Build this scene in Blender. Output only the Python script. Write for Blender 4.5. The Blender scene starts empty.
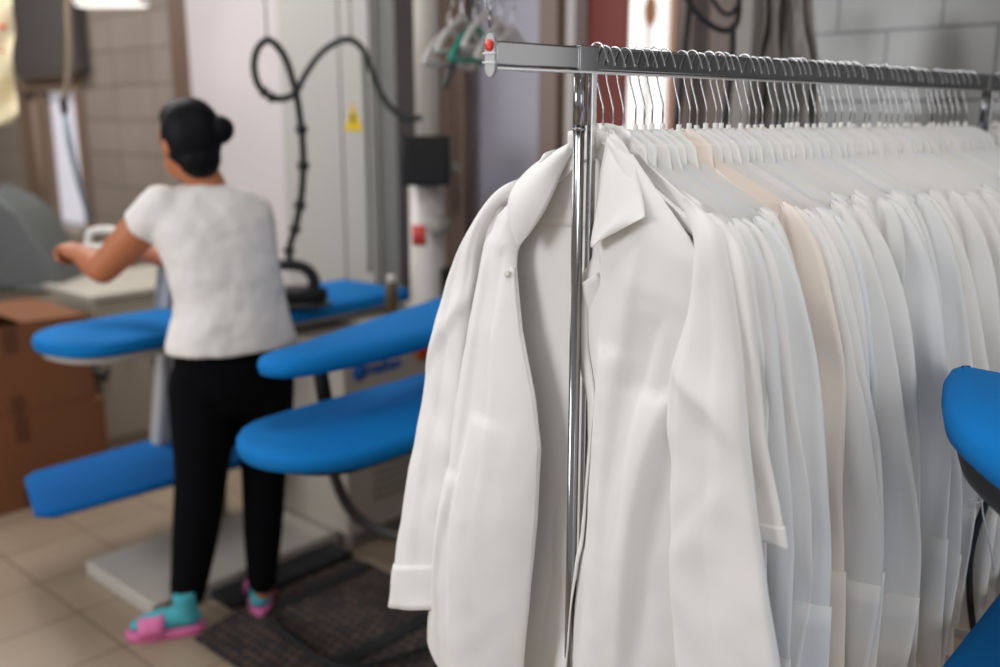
import bpy, bmesh, math, random
import numpy as np
from mathutils import Vector, Matrix, noise
# ---------------------------------------------------------------- camera, world, lights
SC = bpy.context.scene
COL = SC.collection
H = 1.55; F = 950.0; PITCH = math.radians(12.75); YAW = math.radians(41.9)
cam_d = bpy.data.cameras.new('camera'); cam = bpy.data.objects.new('camera', cam_d); COL.objects.link(cam)
cam.location = (0, 0, H); cam.rotation_euler = (math.pi/2 - PITCH, 0, YAW)
cam_d.sensor_width = 36.0; cam_d.lens = 36.0*F/1000.0
cam_d.clip_start = 0.05
cam_d.dof.use_dof = True; cam_d.dof.focus_distance = 1.32; cam_d.dof.aperture_fstop = 1.9
SC.camera = cam
SC.view_settings.view_transform = 'Standard'; SC.view_settings.look = 'None'
SC.view_settings.gamma = 1.0; SC.view_settings.use_curve_mapping = False
SC.view_settings.exposure = 0.0
W = bpy.data.worlds.new('daylight'); SC.world = W; W.use_nodes = True
bg = W.node_tree.nodes['Background']; bg.inputs[0].default_value = (1.0, 0.975, 0.95, 1); 
_nt = W.node_tree; _tc = _nt.nodes.new('ShaderNodeTexCoord'); _sp = _nt.nodes.new('ShaderNodeSeparateXYZ'); _mr = _nt.nodes.new('ShaderNodeMapRange')
_nt.links.new(_tc.outputs['Generated'], _sp.inputs[0]); _nt.links.new(_sp.outputs['Y'], _mr.inputs[0]); _nt.links.new(_mr.outputs[0], bg.inputs[1])
_mr.inputs[1].default_value = 0.2; _mr.inputs[2].default_value = 0.8; _mr.inputs[3].default_value = 0.44; _mr.inputs[4].default_value = 1.7   # the sky is brighter beyond the window
def area(name, loc, target, sx, sy, power, col):
    l = bpy.data.lights.new(name, 'AREA'); l.shape = 'RECTANGLE'; l.size = sx; l.size_y = sy; l.energy = power; l.color = col
    o = bpy.data.objects.new(name, l); COL.objects.link(o); o.location = loc
    o.rotation_euler = (Vector(target)-Vector(loc)).to_track_quat('-Z', 'Y').to_euler()
    return o
area('window_daylight', (-3.0, -1.7, 2.0), (-1.1, 1.2, 1.0), 1.7, 1.4, 60, (0.97, 0.98, 1.0))
area('ceiling_fill', (-4.0, 1.7, 2.85), (-4.0, 1.7, 0), 1.6, 0.6, 36, (1.0, 0.97, 0.95))  # added fill, no fixture: lifts the background behind the rack
area('ceiling_fill', (-6.2, 1.7, 2.85), (-6.2, 1.9, 0), 1.6, 0.6, 34, (1.0, 0.97, 0.95))  # another added fill without fixture, for the far left end of the room
area('side_fill', (2.3, 0.2, 1.7), (-0.4, 1.6, 1.1), 1.6, 1.6, 18, (0.98, 0.99, 1.0))  # added soft fill on the near edges of the shirts, no window built here
area('ceiling_fill', (-0.9, 0.8, 2.85), (-0.9, 0.9, 0), 1.4, 0.5, 16, (0.98, 0.99, 1.0))  # added overhead fill to brighten the shoulder slopes, no fixture

# ---------------------------------------------------------------- helpers
cy_, sy_, cp_, sp_ = math.cos(YAW), math.sin(YAW), math.cos(PITCH), math.sin(PITCH)
RV = Vector((cy_, sy_, 0)); FV = Vector((-sy_*cp_, cy_*cp_, -sp_)); UV = Vector((-sy_*sp_, cy_*sp_, cp_))
FH = Vector((-sy_, cy_, 0))
def ray(px, py): return FV + RV*((px-500)/F) + UV*(-(py-333.5)/F)
def atz(px, py, z):
    r = ray(px, py); return Vector((0, 0, H)) + r*((z-H)/r.z)
def atY(px, py, Y):
    r = ray(px, py); return Vector((0, 0, H)) + r*(Y/r.y)
def atX(px, py, X):
    r = ray(px, py); return Vector((0, 0, H)) + r*(X/r.x)
def att(px, py, t):                       # point at horizontal distance t along the view
    r = ray(px, py); return Vector((0, 0, H)) + r*(t/r.dot(FH))
P0 = Vector((-0.782, 1.026, 1.612)); TH = math.radians(6.8)
cT, sT = math.cos(TH), math.sin(TH)
NECK = 1.54
def rack(s, v, z): return Vector((P0.x+s*sT+v*cT, P0.y+s*cT-v*sT, z))
def pp(px, py, s):                        # rack coordinates (v, s, z) of a sight line at depth s along the rack
    r = ray(px, py); c = P0.x*sT+P0.y*cT+s; t = c/(r.x*sT+r.y*cT); w = r*t
    dx, dy = w.x-P0.x, w.y-P0.y
    return Vector((dx*cT-dy*sT, s, w.z+H))

def srgb(c):
    f = lambda u: (u/255/12.92) if u <= 10 else ((u/255+0.055)/1.055)**2.4
    return (f(c[0]), f(c[1]), f(c[2]), 1)
MATS = {}
def mat(name, col, rough=0.6, metal=0.0, bump=0.0, bscale=60.0, var=0.0, vscale=4.0, sheen=0.0, trans=0.0, emit=None, alpha=1.0, coat=0.0, stretch=None):
    if name in MATS: return MATS[name]
    m = bpy.data.materials.new(name); m.use_nodes = True; nt = m.node_tree; b = nt.nodes['Principled BSDF']
    b.inputs['Base Color'].default_value = srgb(col); b.inputs['Roughness'].default_value = rough; b.inputs['Metallic'].default_value = metal
    if sheen: b.inputs['Sheen Weight'].default_value = sheen
    if trans: b.inputs['Transmission Weight'].default_value = trans
    if coat: b.inputs['Coat Weight'].default_value = coat
    if alpha < 1: b.inputs['Alpha'].default_value = alpha
    if emit: b.inputs['Emission Color'].default_value = srgb(emit[0]); b.inputs['Emission Strength'].default_value = emit[1]
    if bump or var:
        tc = nt.nodes.new('ShaderNodeTexCoord'); mp = nt.nodes.new('ShaderNodeMapping'); nt.links.new(tc.outputs['Object'], mp.inputs[0])
        if stretch: mp.inputs['Scale'].default_value = stretch
    if bump:
        n = nt.nodes.new('ShaderNodeTexNoise'); n.inputs['Scale'].default_value = bscale; n.inputs['Detail'].default_value = 4
        nt.links.new(mp.outputs[0], n.inputs['Vector'])
        bp = nt.nodes.new('ShaderNodeBump'); bp.inputs['Strength'].default_value = bump; bp.inputs['Distance'].default_value = 0.01
        nt.links.new(n.outputs['Fac'], bp.inputs['Height']); nt.links.new(bp.outputs[0], b.inputs['Normal'])
    if var:
        n = nt.nodes.new('ShaderNodeTexNoise'); n.inputs['Scale'].default_value = vscale; n.inputs['Detail'].default_value = 5
        nt.links.new(mp.outputs[0], n.inputs['Vector'])
        mx = nt.nodes.new('ShaderNodeMix'); mx.data_type = 'RGBA'; c = srgb(col)
        mx.inputs[6].default_value = tuple(x*(1-var) for x in c[:3])+(1,); mx.inputs[7].default_value = tuple(min(1, x*(1+var)) for x in c[:3])+(1,)
        nt.links.new(n.outputs['Fac'], mx.inputs[0]); nt.links.new(mx.outputs[2], b.inputs['Base Color'])
    MATS[name] = m; return m
def tile_mat(name, axes, w, h, c1, c2, grout, gw=0.004, rough=0.3, off=(0, 0), brick=0.0, bump=0.3):
    m = bpy.data.materials.new(name); m.use_nodes = True; nt = m.node_tree; b = nt.nodes['Principled BSDF']
    tc = nt.nodes.new('ShaderNodeTexCoord'); sp = nt.nodes.new('ShaderNodeSeparateXYZ'); cb = nt.nodes.new('ShaderNodeCombineXYZ')
    nt.links.new(tc.outputs['Object'], sp.inputs[0])
    for i in (0, 1):
        ad = nt.nodes.new('ShaderNodeMath'); ad.operation = 'ADD'; ad.inputs[1].default_value = off[i]
        nt.links.new(sp.outputs[axes[i]], ad.inputs[0]); nt.links.new(ad.outputs[0], cb.inputs[i])
    br = nt.nodes.new('ShaderNodeTexBrick'); br.offset = brick; br.squash = 1.0
    br.inputs['Scale'].default_value = 1.0; br.inputs['Mortar Size'].default_value = gw; br.inputs['Mortar Smooth'].default_value = 0.2
    br.inputs['Brick Width'].default_value = w; br.inputs['Row Height'].default_value = h; br.inputs['Bias'].default_value = 0
    br.inputs['Color1'].default_value = srgb(c1); br.inputs['Color2'].default_value = srgb(c2); br.inputs['Mortar'].default_value = srgb(grout)
    nt.links.new(cb.outputs[0], br.inputs['Vector'])
    n = nt.nodes.new('ShaderNodeTexNoise'); n.inputs['Scale'].default_value = 3.0; n.inputs['Detail'].default_value = 6
    nt.links.new(tc.outputs['Object'], n.inputs['Vector'])
    rmp = nt.nodes.new('ShaderNodeMapRange'); rmp.inputs[3].default_value = 0.82; rmp.inputs[4].default_value = 1.15; nt.links.new(n.outputs['Fac'], rmp.inputs[0])
    mx = nt.nodes.new('ShaderNodeVectorMath'); mx.operation = 'SCALE'; nt.links.new(br.outputs['Color'], mx.inputs[0]); nt.links.new(rmp.outputs[0], mx.inputs['Scale'])
    nt.links.new(mx.outputs[0], b.inputs['Base Color']); b.inputs['Roughness'].default_value = rough
    bp = nt.nodes.new('ShaderNodeBump'); bp.inputs['Strength'].default_value = bump; bp.inputs['Distance'].default_value = 0.004; bp.invert = True
    nt.links.new(br.outputs['Fac'], bp.inputs['Height']); nt.links.new(bp.outputs[0], b.inputs['Normal'])
    return m

def link(name, verts, faces, m, parent=None, smooth=True, bevel=0.0, bseg=3, solid=0.0, sub=0):
    me = bpy.data.meshes.new(name); me.from_pydata([tuple(v) for v in verts], [], faces); me.update()
    o = bpy.data.objects.new(name, me); COL.objects.link(o)
    if m: me.materials.append(m)
    if smooth: me.polygons.foreach_set('use_smooth', [True]*len(me.polygons))
    if solid:
        md = o.modifiers.new('s', 'SOLIDIFY'); md.thickness = solid; md.offset = 0
    if bevel:
        md = o.modifiers.new('b', 'BEVEL'); md.width = bevel; md.segments = bseg; md.limit_method = 'ANGLE'; md.angle_limit = 0.6; md.harden_normals = False
        me.set_sharp_from_angle(angle=0.7)
    if sub:
        md = o.modifiers.new('u', 'SUBSURF'); md.levels = sub; md.render_levels = sub
    if parent: o.parent = parent
    return o
class MB:
    """collects shapes, links them as one mesh"""
    def __init__(s): s.v = []; s.f = []
    def add(s, v, f):
        k = len(s.v); s.v += [Vector(x) for x in v]; s.f += [[i+k for i in q] for q in f]; return s
    def box(s, a, b):
        x0, y0, z0 = a; x1, y1, z1 = b
        v = [(x0,y0,z0),(x1,y0,z0),(x1,y1,z0),(x0,y1,z0),(x0,y0,z1),(x1,y0,z1),(x1,y1,z1),(x0,y1,z1)]
        return s.add(v, [(3,2,1,0),(4,5,6,7),(0,1,5,4),(1,2,6,5),(2,3,7,6),(3,0,4,7)])
    def prism(s, pts, z0, z1):
        n = len(pts); v = [(p[0], p[1], z0) for p in pts]+[(p[0], p[1], z1) for p in pts]
        return s.add(v, [tuple(range(n-1, -1, -1)), tuple(range(n, 2*n))]+[(i, (i+1) % n, n+(i+1) % n, n+i) for i in range(n)])
    def tube(s, pts, r, n=8, cap=True):
        pts = [Vector(p) for p in pts]; m = len(pts); rs = r if isinstance(r, (list, tuple)) else [r]*m
        v = []; f = []; up = None
        for i, p in enumerate(pts):
            d = (pts[min(i+1, m-1)]-pts[max(i-1, 0)]); d = d.normalized() if d.length > 1e-9 else Vector((0, 0, 1))
            if up is None: up = d.orthogonal().normalized()
            up = (up-d*up.dot(d)); up = up.normalized() if up.length > 1e-6 else d.orthogonal().normalized()
            q = d.cross(up)
            for k in range(n):
                a = 2*math.pi*k/n; v.append(p+up*(rs[i]*math.cos(a))+q*(rs[i]*math.sin(a)))
        for i in range(m-1):
            for k in range(n): f.append((i*n+k, i*n+(k+1) % n, (i+1)*n+(k+1) % n, (i+1)*n+k))
        if cap: f += [tuple(range(n-1, -1, -1)), tuple((m-1)*n+k for k in range(n))]
        return s.add(v, f)
    def lathe(s, c, prof, n=20, axis='Z'):
        v = []; f = []; m = len(prof)
        for r, h in prof:
            for k in range(n):
                a = 2*math.pi*k/n; x, y = r*math.cos(a), r*math.sin(a)
                q = {'Z': (x, y, h), 'Y': (x, h, -y), 'X': (h, x, y)}[axis]
                v.append((c[0]+q[0], c[1]+q[1], c[2]+q[2]))
        for i in range(m-1):
            for k in range(n): f.append((i*n+k, i*n+(k+1) % n, (i+1)*n+(k+1) % n, (i+1)*n+k))
        f += [tuple(range(n-1, -1, -1)), tuple((m-1)*n+k for k in range(n))]
        return s.add(v, f)
    def ell(s, c, r, n=16, m=10, rot=None):
        v = []; f = []
        for i in range(m+1):
            t = math.pi*i/m
            for k in range(n):
                a = 2*math.pi*k/n; q = Vector((r[0]*math.sin(t)*math.cos(a), r[1]*math.sin(t)*math.sin(a), r[2]*math.cos(t)))
                if rot: q = rot @ q
                v.append(Vector(c)+q)
        for i in range(m):
            for k in range(n): f.append((i*n+k, (i+1)*n+k, (i+1)*n+(k+1) % n, i*n+(k+1) % n))
        return s.add(v, f)
    def build(s, name, m, parent=None, **kw): return link(name, s.v, s.f, m, parent, **kw)
def B(name, a, b, m, parent=None, bevel=0.004, **kw): return MB().box(a, b).build(name, m, parent, bevel=bevel, smooth=bevel > 0, **kw)
def tag(o, label, cat, group=None, kind=None):
    if label: o['label'] = label
    if cat: o['category'] = cat
    if group: o['group'] = group
    if kind: o['kind'] = kind
    return o
def thing(name, label, cat, loc=(0, 0, 0), rz=0.0, group=None):
    o = bpy.data.objects.new(name, None); COL.objects.link(o); o.location = loc; o.rotation_euler = (0, 0, rz); o.empty_display_size = 0.1
    return tag(o, label, cat, group)
def adopt(root):                          # children built in world space keep their place under a moved Empty
    M = Matrix.LocRotScale(root.location, root.rotation_euler, None).inverted()
    for c in root.children: c.matrix_parent_inverse = M
def struct(name, label=None, *a, **kw): ...
def crv(pts, n):                          # Catmull-Rom through pts, n samples
    P = [Vector(p) for p in pts]; P = [P[0]*2-P[1]]+P+[P[-1]*2-P[-2]]; m = len(P)-3; out = []
    for i in range(n):
        u = i/(n-1)*m; k = min(int(u), m-1); t = u-k; a, b, c, d = P[k:k+4]
        out.append(0.5*((2*b)+(c-a)*t+(2*a-5*b+4*c-d)*t*t+(3*b-a-3*c+d)*t**3))
    return out
def interp(tab, z):
    tab = sorted(tab); return float(np.interp(z, [t[0] for t in tab], [t[1] for t in tab]))
def sstep(a, b, x):
    t = max(0.0, min(1.0, (x-a)/(b-a))); return t*t*(3-2*t)
def nz(x, y, z): return noise.noise(Vector((x, y, z)))

# ---------------------------------------------------------------- materials
CHROME = mat('chrome', (146, 147, 150), 0.15, 1.0)
WIRE = mat('hook_wire', (190, 190, 192), 0.18, 1.0)
HPLAST = mat('white_plastic', (226, 224, 220), 0.35)
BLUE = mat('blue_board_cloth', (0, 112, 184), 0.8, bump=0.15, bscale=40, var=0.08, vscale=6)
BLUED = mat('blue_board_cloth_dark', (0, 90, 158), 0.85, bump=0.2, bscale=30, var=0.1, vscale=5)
BLACK = mat('black_plastic', (7, 8, 12), 0.5)
RUBBER = mat('black_rubber', (18, 20, 24), 0.7)
CREAM = mat('cream_paint', (178, 170, 158), 0.5, var=0.06)
GREYP = mat('grey_paint', (150, 148, 140), 0.5, var=0.05)
STEEL = mat('dark_steel', (90, 90, 90), 0.35, 0.8)
def cloth(name, col): return mat(name, col, 0.9, sheen=0.15, bump=0.05, bscale=25, var=0.015, vscale=9)

# ---------------------------------------------------------------- room
WY = 2.9
floor = B('floor', (-9.5, -3.0, -0.05), (1.6, 3.4, 0.0), tile_mat('floor_tiles', (0, 1), 0.297, 0.302, (160, 142, 122), (154, 136, 116), (104, 90, 76), 0.0035, 0.35, (3.165+2.97, -1.165+3.02)), bevel=0); floor['kind'] = 'structure'
floor['label'] = 'beige square floor tiles with brown grout'
ceil_ = B('ceiling', (-9.5, -0.6, 2.95), (1.6, 3.4, 3.05), mat('ceiling_paint', (205, 203, 200), 0.9), bevel=0); ceil_['kind'] = 'structure'
TILE_L = tile_mat('beige_wall_tiles', (0, 2), 0.46, 0.205, (134, 124, 115), (142, 131, 121), (100, 92, 84), 0.006, 0.45, (9, 0.10))
TILE_R = tile_mat('grey_wall_tiles', (0, 2), 0.30, 0.20, (108, 107, 104), (114, 113, 110), (60, 59, 58), 0.005, 0.22, (1.24+3.0, 0.0), brick=0.5, bump=0.5)
def wall(name, x0, x1, z0, z1, m, y0=WY, y1=WY+0.2, label=None):
    o = B(name, (x0, y0, z0), (x1, y1, z1), m, bevel=0); o['kind'] = 'structure'
    if label: o['label'] = label
    return o
def px(x): return atY(x, 120, WY).x
zpx = lambda x, y: atY(x, y, WY).z
# left tiled wall with its window opening
wx0, wx1 = px(22), px(86); wz0, wz1 = zpx(55, 222), zpx(50, 78)
def holed(name, X0, X1, Z0, Z1, hx0, hx1, hz0, hz1, m, label):
    b = MB().box((X0, WY, Z0), (hx0, WY+.2, Z1)).box((hx1, WY, Z0), (X1, WY+.2, Z1)).box((hx0, WY, Z0), (hx1, WY+.2, hz0)).box((hx0, WY, hz1), (hx1, WY+.2, Z1))
    o = b.build(name, m, smooth=False); o['kind'] = 'structure'; o['label'] = label
holed('wall_left', -9.5, px(190), 0, 2.95, wx0, wx1, wz0, wz1, TILE_L, 'beige tiled wall behind the woman')
wall('wall_middle', px(190), px(588), 0, 2.95, mat('white_wall_paint', (205, 198, 200), 0.8, var=0.03, vscale=1.5), label='painted wall behind the machines')
RX0, RX1 = px(628), px(710)
RX0 = px(588)
holed('wall_right', px(588)-.3, 1.6, 0, 2.95, RX0, RX1, 1.15, 2.6, TILE_R, 'grey glazed tiled wall behind the rack')
o = B('wall_side', (-9.7, -3.0, 0), (-9.5, 3.4, 2.95), CREAM, bevel=0); o['kind'] = 'structure'
# window in the left wall: frame, curtain, sill, frosted pane
BROWNF = mat('brown_frame', (120, 100, 84), 0.55, var=0.08)
w1 = bpy.data.objects.new('window_1', None); COL.objects.link(w1); w1['kind'] = 'structure'; w1['label'] = 'small recessed window with brown frame in the beige tiled wall'
w1.location = (wx0, WY, wz0)
fr = MB(); t = 0.09
fr.box((wx0, WY-.03, wz0), (wx0+t, WY+.04, wz1)).box((wx1-t, WY-.03, wz0), (wx1, WY+.04, wz1)).box((wx0+t, WY-.03, wz1-t), (wx1-t, WY+.1, wz1)).box((px(45)-.10, WY-.01, wz0), (px(45)+.02, WY+.04, wz1-t))
fr.build('window_frame', BROWNF, w1, bevel=0.006)
B('window_sill', (wx0-.06, WY-.14, wz0-.07), (wx1+.06, WY+.1, wz0), mat('sill', (150, 140, 130), 0.5), w1)
B('window_pane', (px(45), WY+.045, wz0), (wx1-t, WY+.055, wz1-t), mat('frosted_pane', (205, 205, 215), 0.5, emit=((205, 205, 215), 0.45)), w1, bevel=0)
adopt(w1)
cu = MB(); v = []; f = []
for i in range(33):
    x = wx0+t+(px(45)-wx0-t-.05)*i/32
    for j in range(2): v.append((x, WY+.03+.012*math.sin(i*1.1), wz0+.01 if j == 0 else wz1-t))
for i in range(32): f.append((2*i, 2*i+2, 2*i+3, 2*i+1))
tag(link('curtain', v, f, mat('beige_curtain', (140, 122, 106), 0.9), solid=0.004), 'narrow beige curtain in the small recessed window', 'curtain')
# brown frame beside the white pillar
def trim(n, x0, x1, m, y0, z0=0, z1=2.95, label=None):
    o = B('trim_%d' % n, (px(x0), y0, z0), (px(x1), WY-0.001 if n != 6 else WY-.012, z1), m, bevel=0.004); o['kind'] = 'structure'
    if label: o['label'] = label
trim(1, 185, 207, mat('dark_brown_wood', (104, 82, 70), 0.5, var=0.1), WY-.06, label='tall brown frame beside the white pillar')
trim(2, 208, 299, mat('pillar_white', (196, 189, 191), 0.85), WY-.09, label='white painted pillar behind the woman')
trim(3, 400, 417, mat('grey_post_paint', (112, 112, 110), 0.5), WY-.12, label='grey upright beside the electrical cabinet')
trim(4, 571, 581, BROWNF, WY-.06, label='brown wall strip left of the light frame')
trim(5, 581, 590, mat('light_frame', (190, 184, 180), 0.5), WY-.10, label='pale upright frame left of the red panel')
trim(6, 590, 629, mat('dark_red_paint', (132, 58, 50), 0.55, var=0.05), WY-.03, label='dark red panel left of the window')
trim(7, 711, 742, mat('taupe_frame', (122, 108, 100), 0.6, var=0.06), WY-.04, label='taupe upright right of the bright window')
trim(8, 742, 759, mat('pale_grey_post', (150, 146, 140), 0.6), WY-.08, label='pale grey post between window and tiled wall')
trim(9, 759, 800, mat('shade_grey', (84, 82, 80), 0.7, var=0.1), WY-.02, label='dark grey wall strip beside the grey tiles')
# door (pale lilac leaf with brown casing)
d1 = bpy.data.objects.new('door_1', None); COL.objects.link(d1); d1['kind'] = 'structure'; d1['label'] = 'pale lilac door behind the end of the rack rail'; d1.location = (px(490), WY, 0)
B('door_leaf', (px(491), WY-.07, 0.01), (px(553), WY-.001, 2.6), mat('lilac_door', (176, 174, 186), 0.5), d1)
B('door_casing', (px(553), WY-.09, 0), (px(571), WY-.001, 2.75), mat('door_brown', (136, 118, 108), 0.55), d1)
adopt(d1)
# bright window
w2 = bpy.data.objects.new('window_2', None); COL.objects.link(w2); w2['kind'] = 'structure'; w2['label'] = 'bright daylight window behind the hanger hooks'; w2.location = (RX0, WY, 1.15)
MB().box((px(676), WY-.03, 1.15), (px(694), WY+.1, 2.6)).build('window_mullion', mat('mullion', (116, 100, 92), 0.5), w2, bevel=0.004)
B('window_glass', (RX0, WY+.12, 1.15), (RX1, WY+.125, 2.6), mat('clear_glass', (255, 255, 255), 0.02, alpha=0.08), w2, bevel=0)
B('window_sill', (RX0, WY-.12, 1.11), (RX1, WY+.1, 1.15), mat('sill2', (190, 184, 176), 0.5), w2)
adopt(w2)
# outside: a sunlit facade and a lamp post
e = thing('apartment_building', 'terracotta building corner outside the bright window', 'building', (-4.2, 8.2, 0))
q0 = atY(668, 30, 8.0); q1 = atY(677, 30, 8.0)
B('facade', (q0.x, 8, -2), (q1.x+.3, 8.6, 3.0), mat('terracotta', (236, 176, 132), 0.9), e, bevel=0)
B('cornice', (q0.x-.08, 7.9, 3.0), (q1.x+.35, 8.6, 3.12), mat('plaster', (240, 225, 210), 0.9), e, bevel=0)
adopt(e)
e = thing('street_lamp', 'thin dark street lamp seen through the bright window', 'lamp', (-3.62, 5.4, -1))
q = atY(649, 20, 5.4)
MB().tube([(q.x, 5.4, -1), (q.x, 5.4, 2.15)], 0.012).build('pole', STEEL, e)
MB().ell((q.x+.01, 5.4, 2.22), (0.045, 0.045, 0.1)).build('lamp_head', mat('amber_glass', (196, 130, 60), 0.3), e)
adopt(e)

# ---------------------------------------------------------------- background machines and things
def board_outline(x0, x1, y0, y1, tip, n=14, tipw=0.0, taper=0.0, round_end=0.03):
    """ironing board in plan: rounded tip at y0, nearly square end at y1"""
    c = (x0+x1)/2; hw = (x1-x0)/2; pts = []
    for i in range(n+1):                     # tip from left edge round to right edge
        a = math.pi*(1-i/n); u = math.cos(a); s_ = math.sin(a)
        pts.append((c+tipw*s_+hw*u*(1-taper), y0+tip-tip*abs(s_)**0.9))
    pts.append((x1, y0+tip+(y1-y0)*0.55)); pts.append((x1, y1-round_end)); pts.append((x1-round_end, y1)); pts.append((x0+round_end, y1)); pts.append((x0, y1-round_end)); pts.append((x0, y0+tip+(y1-y0)*0.55))
    return pts
def pad(name, pts, z0, z1, m, parent, bevel=0.014, sag=0.0):
    """soft padded board: stack of inset outlines"""
    cx = sum(p[0] for p in pts)/len(pts); n = len(pts); V = []; Fc = []
    P = [Vector((p[0], p[1])) for p in pts]; N = []
    for i in range(n):
        d = (P[(i+1) % n]-P[i-1]); N.append(Vector((d.y, -d.x)).normalized())
    ar = sum(P[i].x*P[(i+1) % n].y-P[(i+1) % n].x*P[i].y for i in range(n))
    if ar < 0: N = [-q for q in N]
    lv = [(0.03, z0), (0.004, z0+.002), (0, z0+(z1-z0)*.35), (0, z1-bevel), (bevel*.3, z1-bevel*.35), (bevel, z1-.001), (0.028, z1+.002)]
    for ins, z in lv:
        for i in range(n):
            q = P[i]-N[i]*ins; V.append((q.x, q.y, z+0.004*nz(q.x*7, q.y*7, z*3)-sag*(1-((q.x-cx)/.3)**2)))
    L = len(lv)
    for k in range(L-1):
        for i in range(n): Fc.append((k*n+i, k*n+(i+1) % n, (k+1)*n+(i+1) % n, (k+1)*n+i))
    Fc.append(tuple(range(n-1, -1, -1))); Fc.append(tuple((L-1)*n+i for i in range(n)))
    return link(name, V, Fc, m, parent)

# --- ironing station in the background, where the woman works
st = thing('ironing_station', 'ironing station behind the woman with blue board above and blue cloth tray below', 'ironing station', (-2.95, 1.7, 0))
B('base_plate', (-3.10, 1.30, 0.0), (-2.64, 2.05, 0.055), mat('white_base', (186, 180, 170), 0.5, var=0.06), st, bevel=0.008)
pad('board', board_outline(-3.24, -2.80, 1.19, 2.60, 0.20, tipw=0, taper=.08), 0.825, 0.872, BLUE, st)
pad('board_frame', board_outline(-3.20, -2.83, 1.215, 2.55, 0.18), 0.80, 0.823, mat('pale_tray', (176, 170, 162), 0.5), st, bevel=0.004)
tr = [(-3.28, 1.20), (-2.96, 1.10), (-2.90, 1.14), (-2.84, 1.86), (-2.93, 1.93), (-3.30, 1.93), (-3.33, 1.85), (-3.31, 1.25)]
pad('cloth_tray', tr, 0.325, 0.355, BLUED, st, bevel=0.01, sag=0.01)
for ya in (1.74, 1.84): MB().tube([(-3.15, ya, .30), (-2.92, ya, .315)], .012).build('tray_arm', STEEL, st)
B('column', (-3.22, 1.72, 0.055), (-3.08, 1.86, 0.80), GREYP, st, bevel=0.01)
adopt(st)
# --- steam cabinet with logo, vents and red knob; two blue arms in front
mb_ = thing('steam_generator', 'cream steam generator cabinet with blue badge and red knob behind the blue boards', 'steam generator', (-2.8, 2.4, 0))
X1 = -2.55
B('body', (-3.05, 2.02, 0.06), (X1, 2.68, 0.772), CREAM, mb_, bevel=0.012)
B('plinth', (-3.0, 2.06, 0.0), (X1-.03, 2.66, 0.06), mat('plinth', (120, 114, 104), 0.6), mb_)
B('top_plate', (-3.08, 2.28, 0.772), (X1+.02, 2.70, 0.797), mat('top_plate', (190, 180, 168), 0.4), mb_)
v = MB()
for i in range(9): v.box((X1-.001, 2.14, 0.17+i*.032), (X1+.005, 2.36, 0.182+i*.032))
v.build('vent', mat('vent_grey', (140, 132, 122), 0.6), mb_, smooth=False)
MB().lathe((X1, 2.095, 0.672), [(0.0, 0), (0.032, 0), (0.032, .004), (0, .004)], axis='X').build('badge', mat('badge_blue', (20, 86, 170), 0.5), mb_)
def text(name, body, loc, rot, size, m, parent, ext=0.001):
    c = bpy.data.curves.new(name, 'FONT'); c.body = body; c.size = size; c.extrude = ext; c.offset = 0.002; c.align_x = 'LEFT'; c.align_y = 'CENTER'
    o = bpy.data.objects.new(name, c); COL.objects.link(o); o.location = loc; o.rotation_euler = rot; c.materials.append(m)
    me = bpy.data.meshes.new_from_object(o); COL.objects.unlink(o); q = bpy.data.objects.new(name, me); COL.objects.link(q); q.location = loc; q.rotation_euler = rot; q.parent = parent; return q
text('lettering', 'malkan', (X1+.002, 2.125, 0.672), (math.pi/2, 0, math.pi/2), 0.06, MATS['badge_blue'], mb_)
text('lettering', 'steam', (X1+.002, 2.16, 0.712), (math.pi/2, 0, math.pi/2), 0.026, mat('badge_pale', (150, 160, 176), 0.5), mb_)
kp = MB().lathe((X1, 2.40, 0.70), [(0, 0), (.043, 0), (.043, .006), (0, .006)], axis='X').build('knob_plate', mat('knob_yellow', (206, 140, 60), 0.5), mb_)
MB().lathe((X1+.006, 2.40, 0.70), [(0, 0), (.028, 0), (.03, .012), (.022, .028), (0, .03)], axis='X').build('knob', mat('knob_red', (176, 40, 34), 0.4), mb_)
adopt(mb_)
arm = thing('ironing_station', 'ironing station with narrow blue sleeve board over wide blue board, left of the shirts', 'ironing station', (-1.85, 2.0, 0))
pad('board', board_outline(-2.04, -1.62, 1.17, 2.30, 0.24), 0.755, 0.80, BLUE, arm, bevel=0.016)
pad('board_frame', board_outline(-2.00, -1.66, 1.22, 2.26, 0.16), 0.735, 0.753, BLACK, arm, bevel=0.004)
b2o = [(q.x, q.y) for q in crv([(-2.17, 2.25, 0), (-2.10, 1.95, 0), (-2.0, 1.58, 0), (-1.945, 1.38, 0), (-1.925, 1.28, 0), (-1.87, 1.235, 0), (-1.80, 1.26, 0), (-1.765, 1.36, 0), (-1.765, 1.6, 0), (-1.78, 1.95, 0), (-1.79, 2.25, 0)], 30)]
pad('sleeve_board', b2o, 0.955, 1.0, BLUE, arm, bevel=0.02)
MB().tube(crv([(-1.865, 2.2, .95), (-1.865, 2.32, .93), (-1.87, 2.38, .85), (-1.87, 2.38, .5), (-1.87, 2.38, 0.05)], 24), .026).build('column', STEEL, arm)
MB().tube(crv([(-1.83, 1.45, .735), (-1.84, 1.62, .70), (-1.86, 2.0, .66), (-1.87, 2.36, .62)], 20), .012).build('brace', BLACK, arm)
B('base_plate', (-2.1, 2.12, 0.0), (-1.62, 2.6, 0.05), mat('black_base', (30, 31, 34), 0.5), arm)
MB().tube([att(315, 345, 2.62), att(320, 370, 2.62), att(326, 405, 2.62)], .022, 12).build('steam_pipe', BLACK, arm)
adopt(arm)
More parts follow.
